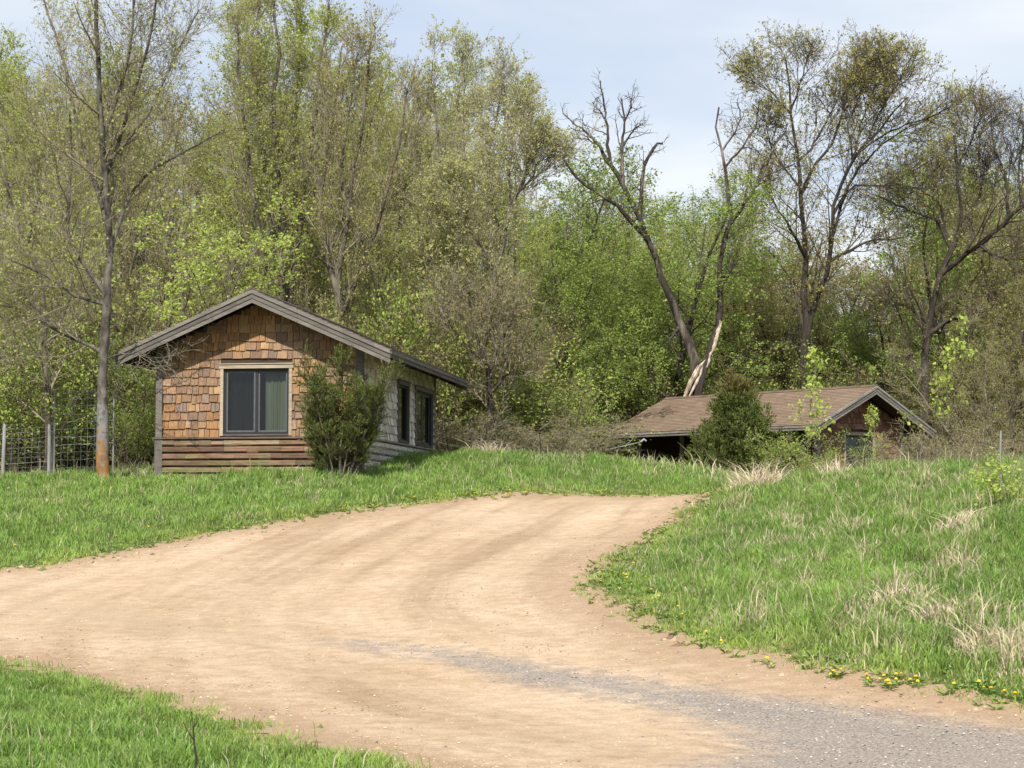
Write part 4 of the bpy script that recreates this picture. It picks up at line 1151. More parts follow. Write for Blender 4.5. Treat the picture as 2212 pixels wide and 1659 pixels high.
# -- shrubs and saplings one can tell apart
plant('sapling', 0, 1736, 59.5, 735, 'young sapling with bright leaf clusters in front of the brown roof', .95)
plant('sapling', 1, 1988, 61.5, 690, 'young sapling with bright leaf clusters at the right gable of the far cabin', .95)
plant('sapling', 2, 1925, 62.5, 855, 'short leafy sapling in front of the dark gable of the far cabin', .8)
plant('shrub_green', 0, 1705, 58, 905, 'leafy bush under the eave of the far cabin right of its cedar', 1.0)
plant('shrub_green', 1, 1790, 57, 950, 'low leafy bush left of the far cabin window', .9)
plant('shrub_twiggy', 0, 1955, 58, 930, 'thin bare bush right of the far cabin window', .9)
plant('shrub_twiggy', 1, 2035, 57, 925, 'bare bush at the right end of the far cabin', 1.0)
plant('shrub_twiggy', 2, 2105, 52, 905, 'grey bare bush on the right skyline of the meadow', 1.1)
plant('tall_twiggy', 1, 2150, 60, 720, 'thin brown brush tree behind the wooden stake', .8)
plant('stake_bush', 2, 2190, 27.6, 958, 'small bush with yellow green leaves behind the pale stake at the right edge', 1.15)
plant('shrub_green', 1, 275, 47.5, 850, 'leafy bush between the lichen tree and the near cabin', .9)
plant('shrub_green', 0, 300, 49, 700, 'tall leafy bush behind the left wall of the near cabin', 1.0)
plant('shrub_twiggy', 0, 1000, 53, 890, 'bare tangled bush right of the near cabin behind the mound', 1.2)
plant('shrub_twiggy', 1, 1180, 54, 900, 'bare tangled bush behind the middle of the mound', 1.3)
plant('shrub_twiggy', 2, 1205, 57, 890, 'bare tangled bush left of the far cabin eave', 1.1)
plant('shrub_green', 1, 1230, 59, 800, 'leafy bush at the foot of the bright green trees', 1.2)

# ------------------------------------------------------------------ cedars
LEAF['cedar'] = ((.06, .09, .018), (.145, .175, .038))
LEAF['cedar_light'] = ((.13, .14, .036), (.21, .21, .06))
LEAF['cedar_brown'] = ((.15, .1, .035), (.25, .17, .065))
def cedar(name, label, px, py, Y, stems, lv, leaf, seed, brown=None):
    x = (px - CX) / F_PX * Y; z = h1(x, Y)
    t = build_tree(seed, stems, lv, leaf)
    root = empty(name, (x, Y, z))
    mk('trunk', t['trunk'][0], [t['trunk'][1]], M_BARK, root, smooth=True)
    mk('crown', t['crown'][0], [t['crown'][1]], M_TWIG_DARK, root)
    C = t['foliage'][2]
    if brown:
        zz = np.repeat(t['foliage'][0][::4, 2], 4); k = (sstep(brown, brown + .9, zz) * np.repeat(np.random.default_rng(1).uniform(.3, 1, len(zz) // 4), 4))[:, None]
        C = C * (1 - k) + np.array([.2, .14, .055]) * k
    mk('foliage', t['foliage'][0], [t['foliage'][1]], M_NEEDLE, root, C)
    tag(root, label, 'tree')
_r = np.random.default_rng(55)
P, R = growp(np.array([[0, 0, -.2], [.08, .05, -.2], [-.1, .08, -.2], [.14, -.02, -.2], [-.06, -.05, -.2], [.02, .1, -.2], [.05, -.06, -.2], [-.03, .02, -.2]]),
             nrm(np.array([[.06, 0, 1], [.34, -.05, 1], [-.34, .04, 1], [.52, .1, 1], [-.16, -.22, 1], [.12, .35, 1], [.22, -.3, 1], [-.5, .15, 1]])),
             np.array([2.75, 2.55, 2.2, 2.1, 2.3, 2.2, 2.0, 1.7]), np.array([.035, .03, .028, .026, .024, .024, .022, .022]), 9, .07, .035, _r, .006, .2)
cedar('cedar_tree', 'dark green wispy cedar in front of the right corner of the near cabin', 732, 1000, 41.6, [(P, R)],
      [lvl(18, .17, .99, 44, .54, 6, angsd=14, taperl=.3, trop=.14, rr=.5, rmin=.006, lsd=.55), lvl(9, .15, 1, 36, .26, 4, trop=.1, rmin=.004, lsd=.45), lvl(5, .1, 1, 34, .13, 3, trop=.06, rmin=.003)],
      [(3, 7, .055, .0, 1.1, .012, 'cedar', .3, .7, .3), (2, 5, .055, .3, 1.05, .012, 'cedar_light', .3, .7, 0)], 501)
P, R = growp(np.array([[0, 0, -.2]]), np.array([[0, 0, 1.0]]), np.array([3.5]), np.array([.06]), 12, .03, .02, _r, .006, .12)
cedar('cedar_tree', 'dense conical cedar with a browned tip in front of the brown roof', 1592, 1000, 59.5, [(P, R)],
      [lvl(95, .08, .99, 62, 1.95, 6, angsd=7, taperl=.97, trop=.07, rr=.4, rmin=.007, lsd=.2), lvl(10, .15, 1, 38, .5, 4, trop=.1, rmin=.005, lsd=.35), lvl(5, .1, 1, 34, .24, 3, trop=.06, rmin=.004)],
      [(3, 10, .085, .0, 1.1, .02, 'cedar', .35, .7, 0), (2, 7, .08, .3, 1.05, .02, 'cedar_light', .35, .7, 0), (1, 9, .09, .75, 1.08, .03, 'cedar_light', .35, .7, 0)], 502, brown=2.85)

# ------------------------------------------------------------------ cabins
TH = math.atan(.44)
APEX = 4.05          # ridge, top of the roof boards
def cabin(C, name, label, front_cols, side_cols, roof_cols, board_cols, boards_side, ov_f=.62, ov_s=.75, porch=None, windows=(), trim=(.14, .127, .11), mossy=0.0, roofname=None):
    Wd, L = C['W'], C['L']; rng = np.random.default_rng(int(L * 10))
    root = empty(name, (C['o'][0], C['o'][1], C['base']), C['a'])
    tag(root, label, 'cabin')
    under = lambda x: APEX - .17 - math.tan(TH) * abs(x - Wd / 2)
    maps = {'front': (lambda u, o, z: (u, -o, z), Wd), 'right': (lambda u, o, z: (Wd + o, u, z), L), 'back': (lambda u, o, z: (Wd - u, L + o, z), Wd), 'left': (lambda u, o, z: (-o, L - u, z), L)}
    def topz(side, u):
        return under(u) - .02 if side in ('front', 'back') else under(0) - .03
    def hx(mb, side, u0, u1, o0, o1, z0, z1, col=(1, 1, 1), z1b=None):
        m = maps[side][0]; z1b = z1 if z1b is None else z1b
        mb.hexa([m(u0, o0, z0), m(u1, o0, z0), m(u1, o1, z0), m(u0, o1, z0), m(u0, o0, z1), m(u1, o0, z1b), m(u1, o1, z1b), m(u0, o1, z1)], col)
    holes = {s: [] for s in maps}
    for (side, u0, u1, z0, z1, typ) in windows: holes[side].append((u0, u1, z0, z1))
    # backing walls with real openings
    wb = MB()
    for side in maps:
        m, LL = maps[side]
        if porch and side == 'left':
            # open porch at the far end: the wall steps back under the roof
            ya, depth = porch
            hx(wb, side, L - ya, L - .121, -.12, 0, -.6, topz(side, 0))
            wb.box(depth, depth + .12, ya, L - .121, -.6, under(depth) - .02); wb.box(.002, depth, ya - .12, ya - .001, -.6, under(0) - .04)
            continue
        cuts = sorted(set([0, LL] + ([Wd / 2] if side in ('front', 'back') else []) + [c for h in holes[side] for c in h[:2]]))
        a0, a1 = (.0, LL) if side in ('front', 'back') else (.121, LL - .121)
        cuts = [min(max(c, a0), a1) for c in cuts]
        for ua, ub in zip(cuts[:-1], cuts[1:]):
            if ub - ua < 1e-4: continue
            za, zb = topz(side, ua), topz(side, ub)
            h = [h for h in holes[side] if h[0] <= ua + 1e-6 and h[1] >= ub - 1e-6]
            if h:
                hx(wb, side, ua, ub, -.12, 0, -.6, h[0][2]); hx(wb, side, ua, ub, -.12, 0, h[0][3], za, z1b=zb)
            else: hx(wb, side, ua, ub, -.12, 0, -.6, za, z1b=zb)
    wb.build('wall', M_DARKWOOD, root)
    fl = MB(); fl.box(.15, Wd - .15, .15, L - .15, -.3, .02); fl.build('floor', M_DARKWOOD, root)
    ZS = .93   # sill height
    # shingles
    for side in ('front', 'right', 'left', 'back'):
        m, LL = maps[side]; sb = MB(); cols = front_cols if side in ('front', 'back') else side_cols
        z = ZS + .0; row = 0
        umax = LL - .1
        if porch and side == 'left': u_start = L - porch[0] + .02
        else: u_start = .1
        while z < 4.0:
            rh = .188
            u = u_start - rng.uniform(0, .1)
            while u < umax:
                w = rng.choice([.09, .12, .15, .19, .24]) * rng.uniform(.9, 1.1)
                ua, ub = max(u, u_start), min(u + w - .011, umax)
                u += w
                if ub - ua < .03: continue
                zl = z + rng.normal(0, .011); zt = z + rh + .02
                lim = min(topz(side, ua), topz(side, ub))
                if zl > lim - .05: continue
                zt = min(zt, lim)
                skip = False; segs = [(ua, ub)]
                for h in holes[side]:
                    if zt - .03 > h[2] - .06 and zl < h[3] + .06:
                        ns = []
                        for a, b in segs:
                            if a < h[0] - .06: ns.append((a, min(b, h[0] - .06)))
                            if b > h[1] + .06: ns.append((max(a, h[1] + .06), b))
                        segs = [q for q in ns if q[1] - q[0] > .02]
                for a, b in segs:
                    c = cols[rng.integers(0, len(cols))]
                    grey = 0
                    if side == 'front' and front_cols is WARM:
                        grey = .75 * math.exp(-((z - 1.55) / .32) ** 2) * (rng.uniform() < .55) * (a < 1.6)
                    grey = max(grey, .6 * float(sstep(.48, .72, fbm(np.array([a * 1.0]), np.array([z]), .8, 3 if side == 'front' else 8)[0])) * rng.uniform(.5, 1)) if front_cols is WARM and side == 'front' else grey
                    k = rng.uniform(.84, 1.12)
                    c = tuple((c[i] * (1 - grey) + (.15, .125, .115)[i] * grey) * k for i in range(3))
                    ob = .034 + rng.uniform(0, .014); ot = .008
                    tl = rng.normal(0, .004)
                    pts = [m(a, 0.001, zl + tl), m(b, 0.001, zl - tl), m(b, ob, zl - tl), m(a, ob, zl + tl), m(a, 0.001, zt), m(b, 0.001, zt), m(b, ot, zt), m(a, ot, zt)]
                    sb.hexa(pts, c)
            z += rh; row += 1
        sb.build('shingle_cladding', M_SHINGLE, root)
    # rough lap boards below the sill
    for side in ('front', 'right', 'left', 'back'):
        m, LL = maps[side]; bb = MB(); cols = board_cols if side in ('front', 'back') else boards_side
        for r in range(-3, 6):
            z0 = .0 + r * .149; z1 = z0 + .145
            u = .1
            while u < LL - .1:
                w = rng.uniform(1.2, 2.6); ub = min(u + w, LL - .1)
                if LL - .1 - ub < .4: ub = LL - .1
                if porch and side == 'left' and u < L - porch[0]:
                    u = L - porch[0]; ub = min(u + w, LL - .1)
                c = cols[rng.integers(0, len(cols))]; k = rng.uniform(.75, 1.15)
                n = max(2, int((ub - u) / .25))
                for j in range(n):
                    a, b = u + (ub - u) * j / n, u + (ub - u) * (j + 1) / n
                    mo = mossy * sstep(.55, .1, z0) * rng.uniform(.2, 1.1) if side == 'front' else 0
                    cc = tuple((c[i] * (1 - mo) + (.13, .14, .05)[i] * mo) * k * rng.uniform(.9, 1.1) for i in range(3))
                    o = .05
                    pr = [(z0 + rng.normal(0, .006), .045), (z0 + .03, .074 + rng.normal(0, .006)), (z1 - .04, .064 + rng.normal(0, .006)), (z1 - .002, .02)]
                    for (za, oa), (zb, obt) in zip(pr[:-1], pr[1:]):
                        bb.hexa([m(a, .001, za), m(b - (.004 if j == n - 1 else 0), .001, za), m(b - (.004 if j == n - 1 else 0), oa, za), m(a, oa, za), m(a, .001, zb), m(b - (.004 if j == n - 1 else 0), .001, zb), m(b - (.004 if j == n - 1 else 0), obt, zb), m(a, obt, zb)], cc)
                u = ub
        bb.build('board_siding', M_BOARDH, root)
    # sill ledge all round
    lb = MB()
    lb.box(-.1, Wd + .1, -.1, -.001, ZS - .035, ZS + .005, (.12, .09, .065)); lb.box(-.1, Wd + .1, L + .001, L + .1, ZS - .035, ZS + .005, (.12, .09, .065))
    lb.box(Wd + .001, Wd + .1, .001, L - .001, ZS - .035, ZS + .005, (.2, .17, .14))
    if porch: lb.box(-.1, -.001, .001, porch[0], ZS - .035, ZS + .005, (.12, .09, .065))
    else: lb.box(-.1, -.001, .001, L - .001, ZS - .035, ZS + .005, (.12, .09, .065))
    lb.build('sill_ledge', M_BOARDH, root)
    # corner boards
    for (x0, x1) in ((-.045, .1), (Wd - .1, Wd + .045)):
        for (y0, y1) in ((-.062, .1), (L - .1, L + .062)):
            if porch and x0 < 0 and y0 > 1: continue
            cb = MB(); zt = min(under(x0), under(x1)) - .03
            cb.box(x0, x1, y0, y1, ZS + .007, zt, trim); cb.box(x0 - .012, x1 + .012, y0 - .012, y1 + .012, -.6, ZS - .037, tuple(t * .85 for t in trim))
            cb.build('corner_board', M_WOODCOL, root)
    if porch:
        for yy in (porch[0] + (L - porch[0]) * .5, L - .07):
            pb = MB(); pb.box(-.02, .09, yy - .055, yy + .055, -.6, under(0) - .05, (.24, .22, .2)); pb.build('porch_post', M_WOODCOL, root)
    # roof
    ct, stn = math.cos(TH), math.sin(TH)
    rb = MB(); half = Wd / 2 + ov_s; smax = half / ct
    y0, y1 = -ov_f, L + ov_f
    def rp(sg, s, n, y): return (Wd / 2 + sg * (s * ct + n * stn), y, APEX - s * stn + n * ct)
    for sg in (-1, 1):
        rb.hexa([rp(sg, .0, -.1, y0), rp(sg, smax, -.1, y0), rp(sg, smax, -.1, y1), rp(sg, 0, -.1, y1), rp(sg, 0, 0, y0), rp(sg, smax, 0, y0), rp(sg, smax, 0, y1), rp(sg, 0, 0, y1)], (.06, .045, .035))
        s = smax + .03; k = 0
        while s > .02:
            yy = y0 - .02 - rng.uniform(0, .3)
            while yy < y1 + .02:
                w = rng.choice([.2, .3, .36]); a, b = max(yy, y0 - .02), min(yy + w, y1 + .02); yy += w
                if b - a < .03: continue
                c = np.array(roof_cols[rng.integers(0, len(roof_cols))]) * rng.uniform(.9, 1.08)
                st = max(s - .19, 0.0); n0 = .022 + rng.uniform(0, .004)
                rb.hexa([rp(sg, s, .002, a), rp(sg, st, .002, a), rp(sg, st, .002, b), rp(sg, s, .002, b), rp(sg, s, n0, a), rp(sg, st, .006, a), rp(sg, st, .006, b), rp(sg, s, n0, b)], tuple(c))
            s -= .15
    ro = rb.build('roof', M_ROOF, root)
    rc = MB(); yy = y0 - .025
    while yy < y1 + .02:
        b = min(yy + .3, y1 + .025); c = tuple(np.array(roof_cols[0]) * rng.uniform(.5, .75))
        for sg in (-1, 1):
            rc.hexa([rp(sg, .0, .022, yy), rp(sg, .15, .022, yy), rp(sg, .15, .022, b), rp(sg, 0, .022, b), rp(sg, 0, .05, yy), rp(sg, .15, .036, yy), rp(sg, .15, .032, b), rp(sg, 0, .045, b)], c)
        yy = b + .001 if b < y1 + .02 else 99
    rc.build('ridge_cap', M_ROOF, ro)
    for yb, d in ((y0, -1), (y1, 1)):
        for sg in (-1, 1):
            fb = MB()
            for (n0, n1, o, k) in ((.0, -.07, .062, 1.15), (-.072, -.165, .036, .8), (-.167, -.255, .02, 1.05)):
                nseg = 9
                for j in range(nseg):
                    sa, sb_ = (smax + .02) * j / nseg, (smax + .02) * (j + 1) / nseg
                    ya, yo = yb + d * .0015, yb + d * o; c = tuple(np.array(trim) * k * rng.uniform(.8, 1.12))
                    z = lambda s, n: (Wd / 2 + sg * s * ct, APEX - s * stn + n / ct)
                    (xa, za0), (xb, zb0) = z(sa, n0), z(sb_, n0); za1 = z(sa, n1)[1]; zb1 = z(sb_, n1)[1]
                    xb -= sg * (.003 if j % 3 == 2 else 0)
                    fb.hexa([(xa, ya, za1), (xb, ya, zb1), (xb, yo, zb1), (xa, yo, za1), (xa, ya, za0), (xb, ya, zb0), (xb, yo, zb0), (xa, yo, za0)], c)
            fb.build('rake_board', M_WOODCOL, root)
    for sg in (-1, 1):
        fb = MB(); xe = Wd / 2 + sg * half; ze = APEX - smax * stn
        for (n0, n1, o, k) in ((-.02, -.085, .045, 1.1), (-.087, -.17, .024, .8)):
            nseg = 8
            for j in range(nseg):
                a, b = y0 + (y1 - y0) * j / nseg, y0 + (y1 - y0) * (j + 1) / nseg - (.004 if j % 2 else 0)
                c = tuple(np.array(trim) * k * rng.uniform(.75, 1.05)); xs = sorted((xe + sg * .0015, xe + sg * o))
                fb.box(xs[0], xs[1], a, b, ze + n1, ze + n0, c)
        fb.build('fascia', M_BOARDH, root)
    # exposed rafters under the eaves
    for sg in (-1, 1):
        for yy in np.arange(.35, L, 1.2):
            rf = MB()
            if sg < 0 and porch: continue
            xw = Wd / 2 + sg * (Wd / 2 + .01); zz = lambda x: APEX - .155 - math.tan(TH) * abs(x - Wd / 2)
            xe = Wd / 2 + sg * (half - .01)
            rf.hexa([(xw, yy, zz(xw) - .12), (xe, yy, zz(xe) - .07), (xe, yy + .05, zz(xe) - .07), (xw, yy + .05, zz(xw) - .12), (xw, yy, zz(xw)), (xe, yy, zz(xe)), (xe, yy + .05, zz(xe)), (xw, yy + .05, zz(xw))])
            rf.build('rafter', M_DARKWOOD, root)
    # windows
    for (side, u0, u1, z0, z1, typ) in windows:
        m = maps[side][0]
        cb = MB(); t2 = trimlight if side == 'front' else trim
        cw = .06
        for (a, b, c_, d, o) in ((u0 - cw, u0 + .012, z0 - .0, z1 + .012, .055), (u1 - .012, u1 + cw, z0, z1 + .012, .055), (u0 - cw - .03, u1 + cw + .03, z1 + .013, z1 + .1, .065), (u0 - cw - .03, u1 + cw + .03, z1 + .101, z1 + .125, .085)):
            hx(cb, side, a, b, .001, o, c_, d, tuple(np.array(t2) * rng.uniform(.8, 1.15)))
        hx(cb, side, u0 + .013, u1 - .013, -.1, .07, z0 - .0, z0 + .03, (.1, .09, .085))
        wn = cb.build('window', M_WOODCOL, root)
        fb = MB(); fw = .05; mid = (u0 + u1) / 2
        a0, a1, b0, b1 = u0 + .014, u1 - .014, z0 + .031, z1 + .01
        for (a, b, c_, d) in ((a0, a0 + fw, b0, b1), (a1 - fw, a1, b0, b1), (a0 + fw, a1 - fw, b0, b0 + fw), (a0 + fw, a1 - fw, b1 - fw, b1)): hx(fb, side, a, b, -.09, .0, c_, d)
        if typ != 'single':
            hx(fb, side, mid - .03, mid + .03, -.085, -.012, b0 + fw, b1 - fw)
        fb.build('window_frame', M_FRAME, wn)
        for (a, b, dep) in (((a0 + fw, mid - .03, -.03), (mid + .03, a1 - fw, -.05)) if typ != 'single' else ((a0 + fw, a1 - fw, -.04),)):
            if typ != 'single':
                sb = MB(); sw = .035
                for (p, q, r, s_) in ((a, a + sw, b0 + fw, b1 - fw), (b - sw, b, b0 + fw, b1 - fw), (a + sw, b - sw, b0 + fw, b0 + fw + sw), (a + sw, b - sw, b1 - fw - sw, b1 - fw)): hx(sb, side, p, q, dep - .018, dep + .012, r, s_)
                sb.build('sash', M_SASH, wn)
            pb = MB(); hx(pb, side, a + .002, b - .002, dep - .004, dep, b0 + fw + .002, b1 - fw - .002); pb.build('pane', M_GLASS, wn)
        def drape(a, b, c, name='curtain'):
            n = int((b - a) / .02); V = []
            for j in range(n + 1):
                u = a + (b - a) * j / n; w = .025 * math.sin(u * 62 + math.sin(u * 17) * 2)
                V += [m(u, -.22 + w, z0 - .05), m(u, -.2 + w * .7, z1 + .05)]
            cb = MB(); cb.add(V, [(2 * j, 2 * j + 2, 2 * j + 3, 2 * j + 1) for j in range(n)], c); cb.build(name, M_CURTAIN, wn)
        if typ == 'slider':
            drape(u0 - .02, mid - .06, (.035, .035, .034)); drape(mid + .15, u1 + .02, (.46, .46, .34))
        elif typ == 'single': drape(u0 + .12, u0 + .5, (.42, .33, .24))
        elif typ == 'gable': drape(u0 - .02, u0 + .45, (.07, .065, .06))
    return root
M_SASH = mat_plain('grey_sash', (0.085, 0.088, 0.095), 0.5, 0.2, (9, 9, 9), 0.0)
trimlight = (.34, .28, .2)
WARM = [(.255, .14, .06), (.31, .18, .085), (.22, .115, .05), (.185, .105, .055), (.37, .235, .12), (.24, .132, .06), (.16, .096, .056), (.27, .155, .07)]
WARM = [tuple(.6 * c + .4 * m for c, m in zip(t, (.265, .15, .07))) for t in WARM]
GREY = [(.46, .43, .38), (.54, .51, .46), (.4, .37, .33), (.34, .3, .26), (.6, .57, .51)]
REDB = [(.17, .082, .055), (.22, .115, .075), (.14, .07, .05), (.26, .15, .1), (.19, .11, .08)]
cabin(C1, 'shingle_cabin', 'small abandoned cabin with orange wood shingles and a wide gable roof', WARM, GREY,
      [(.15, .12, .1), (.12, .095, .08), (.19, .155, .13), (.1, .082, .07)], [(.165, .103, .063), (.135, .084, .053), (.205, .135, .086), (.11, .07, .047), (.23, .158, .105)], [(.36, .335, .3), (.44, .41, .37), (.28, .255, .225)],
      windows=[('front', 1.45, 2.93, .96, 2.4, 'slider'), ('right', 3.75, 4.95, .96, 2.3, 'single'), ('right', 5.85, 8.05, .96, 2.3, 'pair')], mossy=.75)
cabin(C2, 'brown_roof_cabin', 'low far cabin with a brown shingle roof and dark reddish gable', REDB, [(.09, .06, .045), (.12, .08, .06), (.07, .05, .04)],
      [(.192, .138, .098), (.18, .128, .09), (.202, .147, .106), (.187, .135, .097), (.174, .122, .087)], [(.2, .12, .08), (.16, .1, .07)], [(.1, .07, .05), (.08, .06, .045)],
      windows=[('front', 1.42, 2.95, .3, 2.4, 'gable')], porch=(3.9, 1.5), ov_f=.7, ov_s=.9, trim=(.2, .185, .165))

# ------------------------------------------------------------------ wire fence
def wire_panel(pa, pb, h, nh, nv, r, zlift=.05):
    """welded wire between two ground points"""
    mb = MB(); za, zb = h1(*pa), h1(*pb)
    ax = np.array([pa[0], pa[1], za]); bx = np.array([pb[0], pb[1], zb])
    return ax, bx
def fence(name, label, cat, a, b, h, nh, nv, posts, pr, r):
    A = np.array([a[0], a[1], h1(*a)]); B = np.array([b[0], b[1], h1(*b)])
    root = empty(name, tuple(A)); tag(root, label, cat)
    rng = np.random.default_rng(nv)
    Ps = []
    up = np.array([0, 0, 1.0])
    for i in range(nh):
        z = .06 + (h - .06) * i / (nh - 1)
        t = np.linspace(0, 1, 13)[:, None]
        Ps.append((B - A) * t + up * z + np.c_[rng.normal(0, .008, 13), rng.normal(0, .012, 13), rng.normal(0, .008, 13)])
    V1 = tubes(np.array(Ps), np.full((nh, 13), r), 4, rng)
    Ps = []
    for i in range(nv + 1):
        t = i / nv; q = (B - A) * t
        Ps.append(np.array([q + up * (.06 + (h - .06) * s) + rng.normal(0, .006, 3) for s in np.linspace(0, 1, 5)]))
    V2 = tubes(np.array(Ps), np.full((nv + 1, 5), r * .9), 4, rng)
    V, Q = merge([V1, V2]); mk('wire_mesh', V, [Q], M_WIRE, root)
    for t, hh in posts:
        q = (B - A) * t; pm = MB(); lean = rng.normal(0, .012, 2)
        pm.rod(q + up * -.4 + np.array([0, -.03, 0]), q + up * hh + np.array([lean[0], -.03 + lean[1], 0]), pr, 8)
        pm.build('post', M_POST, root, smooth=False)
fence('wire_fence', 'low woven wire fence with grey posts at the left edge of the wood', 'fence', ((-250 - CX) / F_PX * 42.6, 42.6), ((113 - CX) / F_PX * 44, 44), 1.14, 11, 24, [(.0, 1.2), (.70, 1.25), (.985, 1.2)], .04, .003)
fence('wire_screen', 'taller wire mesh panel standing beside the lichen tree', 'fence', ((117 - CX) / F_PX * 44, 44), ((246 - CX) / F_PX * 44.2, 44.2), 1.92, 12, 9, [(.01, 1.95), (.995, 1.9)], .018, .0042)

# ------------------------------------------------------------------ small things
def bent(name, label, cat, pts, r0, r1, mat, kids=()):
    P = np.array(pts, float); org = P[0].copy()
    root_m = MB(); R = np.linspace(r0, r1, len(P))
    V, Q = tubes((P - org)[None], R[None], 6, np.random.default_rng(4)); root_m.add(V, [list(f) for f in Q])
    for k, ra, rb in kids:
        k = np.array(k, float); V, Q = tubes((k - org)[None], np.linspace(ra, rb, len(k))[None], 5, np.random.default_rng(4)); root_m.add(V, [list(f) for f in Q])
    o = root_m.build(name, mat, None, smooth=True); o.location = org; tag(o, label, cat); return o
x, y = px_ground(2163, 1092)
g = h1(x, y)
bent('wooden_stake', 'thin pale weathered stake in the meadow at the right edge', 'stake', [(x, y, g - .2), (x + .005, y, g + .4), (x - .004, y, g + .7), (x + .012, y, W(2165, 930, y)[2])], .026, .016, M_POST)
x, y = (417 - CX) / F_PX * 12.6, 12.6; g = h1(x, y)
T = lambda px, py, dy=0: tuple(W(px, py, 12.6 + dy))
bent('weed_stalk', 'dead brown weed stalk with two forks in the near green verge', 'weed', [(x + .02, y, g - .05), T(424, 1640), T(419, 1600), T(417, 1568)], .009, .006, M_STALK if 'M_STALK' in globals() else M_BARK_DARK,
     [([T(419, 1600), T(405, 1577, .02), T(395, 1560, .03)], .004, .002), ([T(417, 1570), T(414, 1545), T(412, 1530)], .003, .0015), ([T(417, 1572), T(428, 1556, -.02), T(432, 1540, -.03)], .003, .0015)])
bent('fallen_pole', 'pale dead pole leaning over the mound beside the dark porch', 'pole', [wp(1310, 972, 57), wp(1350, 963, 57), wp(1388, 954, 57)], .013, .018, M_POST, [([wp(1384, 955, 57), wp(1391, 949, 57), wp(1396, 953, 57)], .04, .03), ([wp(1352, 962, 57), wp(1366, 950, 57), wp(1372, 935, 57)], .014, .008)])
bent('broken_stick', 'short white broken stick caught in the brush right of the near cabin', 'stick', [wp(957, 903, 52.5), wp(966, 905, 52.5), wp(978, 907, 52.5)], .03, .022, M_BARE, [([wp(957, 903, 52.5), wp(955, 930, 52.6), wp(956, 985, 52.6)], .016, .012)])


def dry_tuft(px, py, n, h, label, seed, rad=.22):
    x0, y0 = px_ground(px, py); rng = np.random.default_rng(seed)
    a = rng.uniform(0, 6.28, n); rr = rad * np.sqrt(rng.uniform(0, 1, n))
    x = x0 + rr * np.cos(a) * 1.4; y = y0 + rr * np.sin(a)
    col = np.array([.74, .62, .44]) * rng.uniform(.65, 1.1, (n, 1)) * np.array([1, 1, 1])
    V, Q, T_, C = blades(x, y, h * rng.uniform(.25, 1.2, n) * (1 - .55 * (rr / rad) ** 2), np.full(n, .013) * rng.uniform(.5, 1.6, n), col, rng, 1.9)
    z0 = h1(x0, y0)
    o = mk('dry_grass_tuft', V - np.array([x0, y0, z0]), [Q, T_], M_GRASS, None, C); o.location = (x0, y0, z0)
    tag(o, label, 'grass tuft')
dry_tuft(1632, 1056, 420, .68, 'big pale straw tuft at the end of the road bend below the cedar', 1, .36)
dry_tuft(1800, 1030, 130, .55, 'pale straw tuft in front of the left jamb of the far window', 2)
dry_tuft(1695, 1030, 110, .7, 'thin straw tuft between the cedar and the sapling in front of the brown roof', 3)
dry_tuft(1952, 1300, 150, .32, 'bleached straw tuft highest in the bare patch of the right bank', 4)
dry_tuft(2070, 1340, 260, .3, 'bleached straw tuft in the middle of the right bank', 5, .3)
dry_tuft(2150, 1405, 260, .32, 'bleached straw tuft low at the right frame edge', 6, .3)
dry_tuft(2075, 1140, 200, .4, 'dry tuft on the right bank below and left of the stake', 7, .25)
dry_tuft(1060, 985, 260, .6, 'pale dry weed tuft on the mound right of the near cabin', 8, .4)
dry_tuft(300, 1030, 130, .35, 'straw tuft at the left foot of the near cabin', 9, .35)
dry_tuft(262, 1026, 90, .35, 'straw tuft at the foot of the lichen tree', 10, .25)

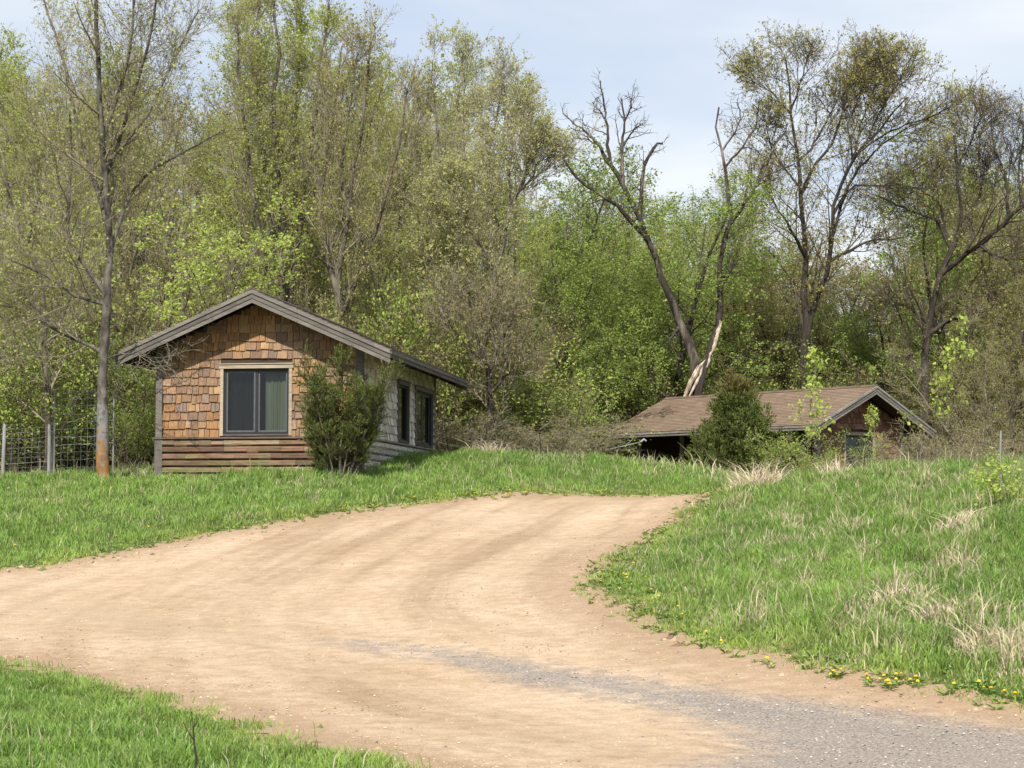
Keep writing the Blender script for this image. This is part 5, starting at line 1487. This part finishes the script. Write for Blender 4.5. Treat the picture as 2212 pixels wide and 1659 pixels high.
# ------------------------------------------------------------------ light and sky
EL, AZ = math.radians(46), math.radians(11)
sd = Vector((-math.sin(AZ) * math.cos(EL), -math.cos(AZ) * math.cos(EL), math.sin(EL)))
sun_d = bpy.data.lights.new('sun', 'SUN'); sun_d.energy = 4.2; sun_d.angle = math.radians(1.2); sun_d.color = (1.0, .955, .88)
sun = bpy.data.objects.new('sun', sun_d); COL.objects.link(sun)
sun.rotation_euler = sd.to_track_quat('Z', 'Y').to_euler()
w = bpy.data.worlds.new('World'); scene.world = w; w.use_nodes = True
nt = w.node_tree; nd, lk = nt.nodes, nt.links; nd.clear()
out = nd.new('ShaderNodeOutputWorld'); bg = nd.new('ShaderNodeBackground'); bg.inputs['Strength'].default_value = .12
sky = nd.new('ShaderNodeTexSky'); sky.sky_type = 'NISHITA'; sky.sun_disc = False; sky.sun_elevation = EL; sky.sun_rotation = math.atan2(sd.x, sd.y)
sky.air_density = 1.0; sky.dust_density = 1.2; sky.ozone_density = 1.2
tc = nd.new('ShaderNodeTexCoord'); mp = nd.new('ShaderNodeMapping'); mp.inputs['Rotation'].default_value = (0, math.radians(-16), math.radians(12)); mp.inputs['Scale'].default_value = (2.2, 1.2, 9)
lk.new(tc.outputs['Generated'], mp.inputs[0])
n1 = N(nd, 'ShaderNodeTexNoise', Scale=1.25, Detail=6.0, Roughness=.5, Distortion=.4); lk.new(mp.outputs[0], n1.inputs['Vector'])
cf = ramp(nd, lk, n1.outputs['Fac'], [(.36, (3.0, 3.45, 4.2)), (.48, (3.7, 4.0, 4.45)), (.62, (4.7, 4.8, 4.9))])
c = mixcol(nd, lk, .85, sky.outputs[0], cf)
lk.new(c, bg.inputs[0]); lk.new(bg.outputs[0], out.inputs[0])
scene.view_settings.view_transform = 'Standard'; scene.view_settings.look = 'None'
scene.view_settings.exposure = 0.77; scene.view_settings.gamma = 1.0; scene.view_settings.use_curve_mapping = False
scene.render.engine = 'CYCLES'
cy = scene.cycles
cy.max_bounces = 6; cy.diffuse_bounces = 3; cy.glossy_bounces = 2; cy.transmission_bounces = 4; cy.transparent_max_bounces = 6; cy.caustics_reflective = False; cy.caustics_refractive = False
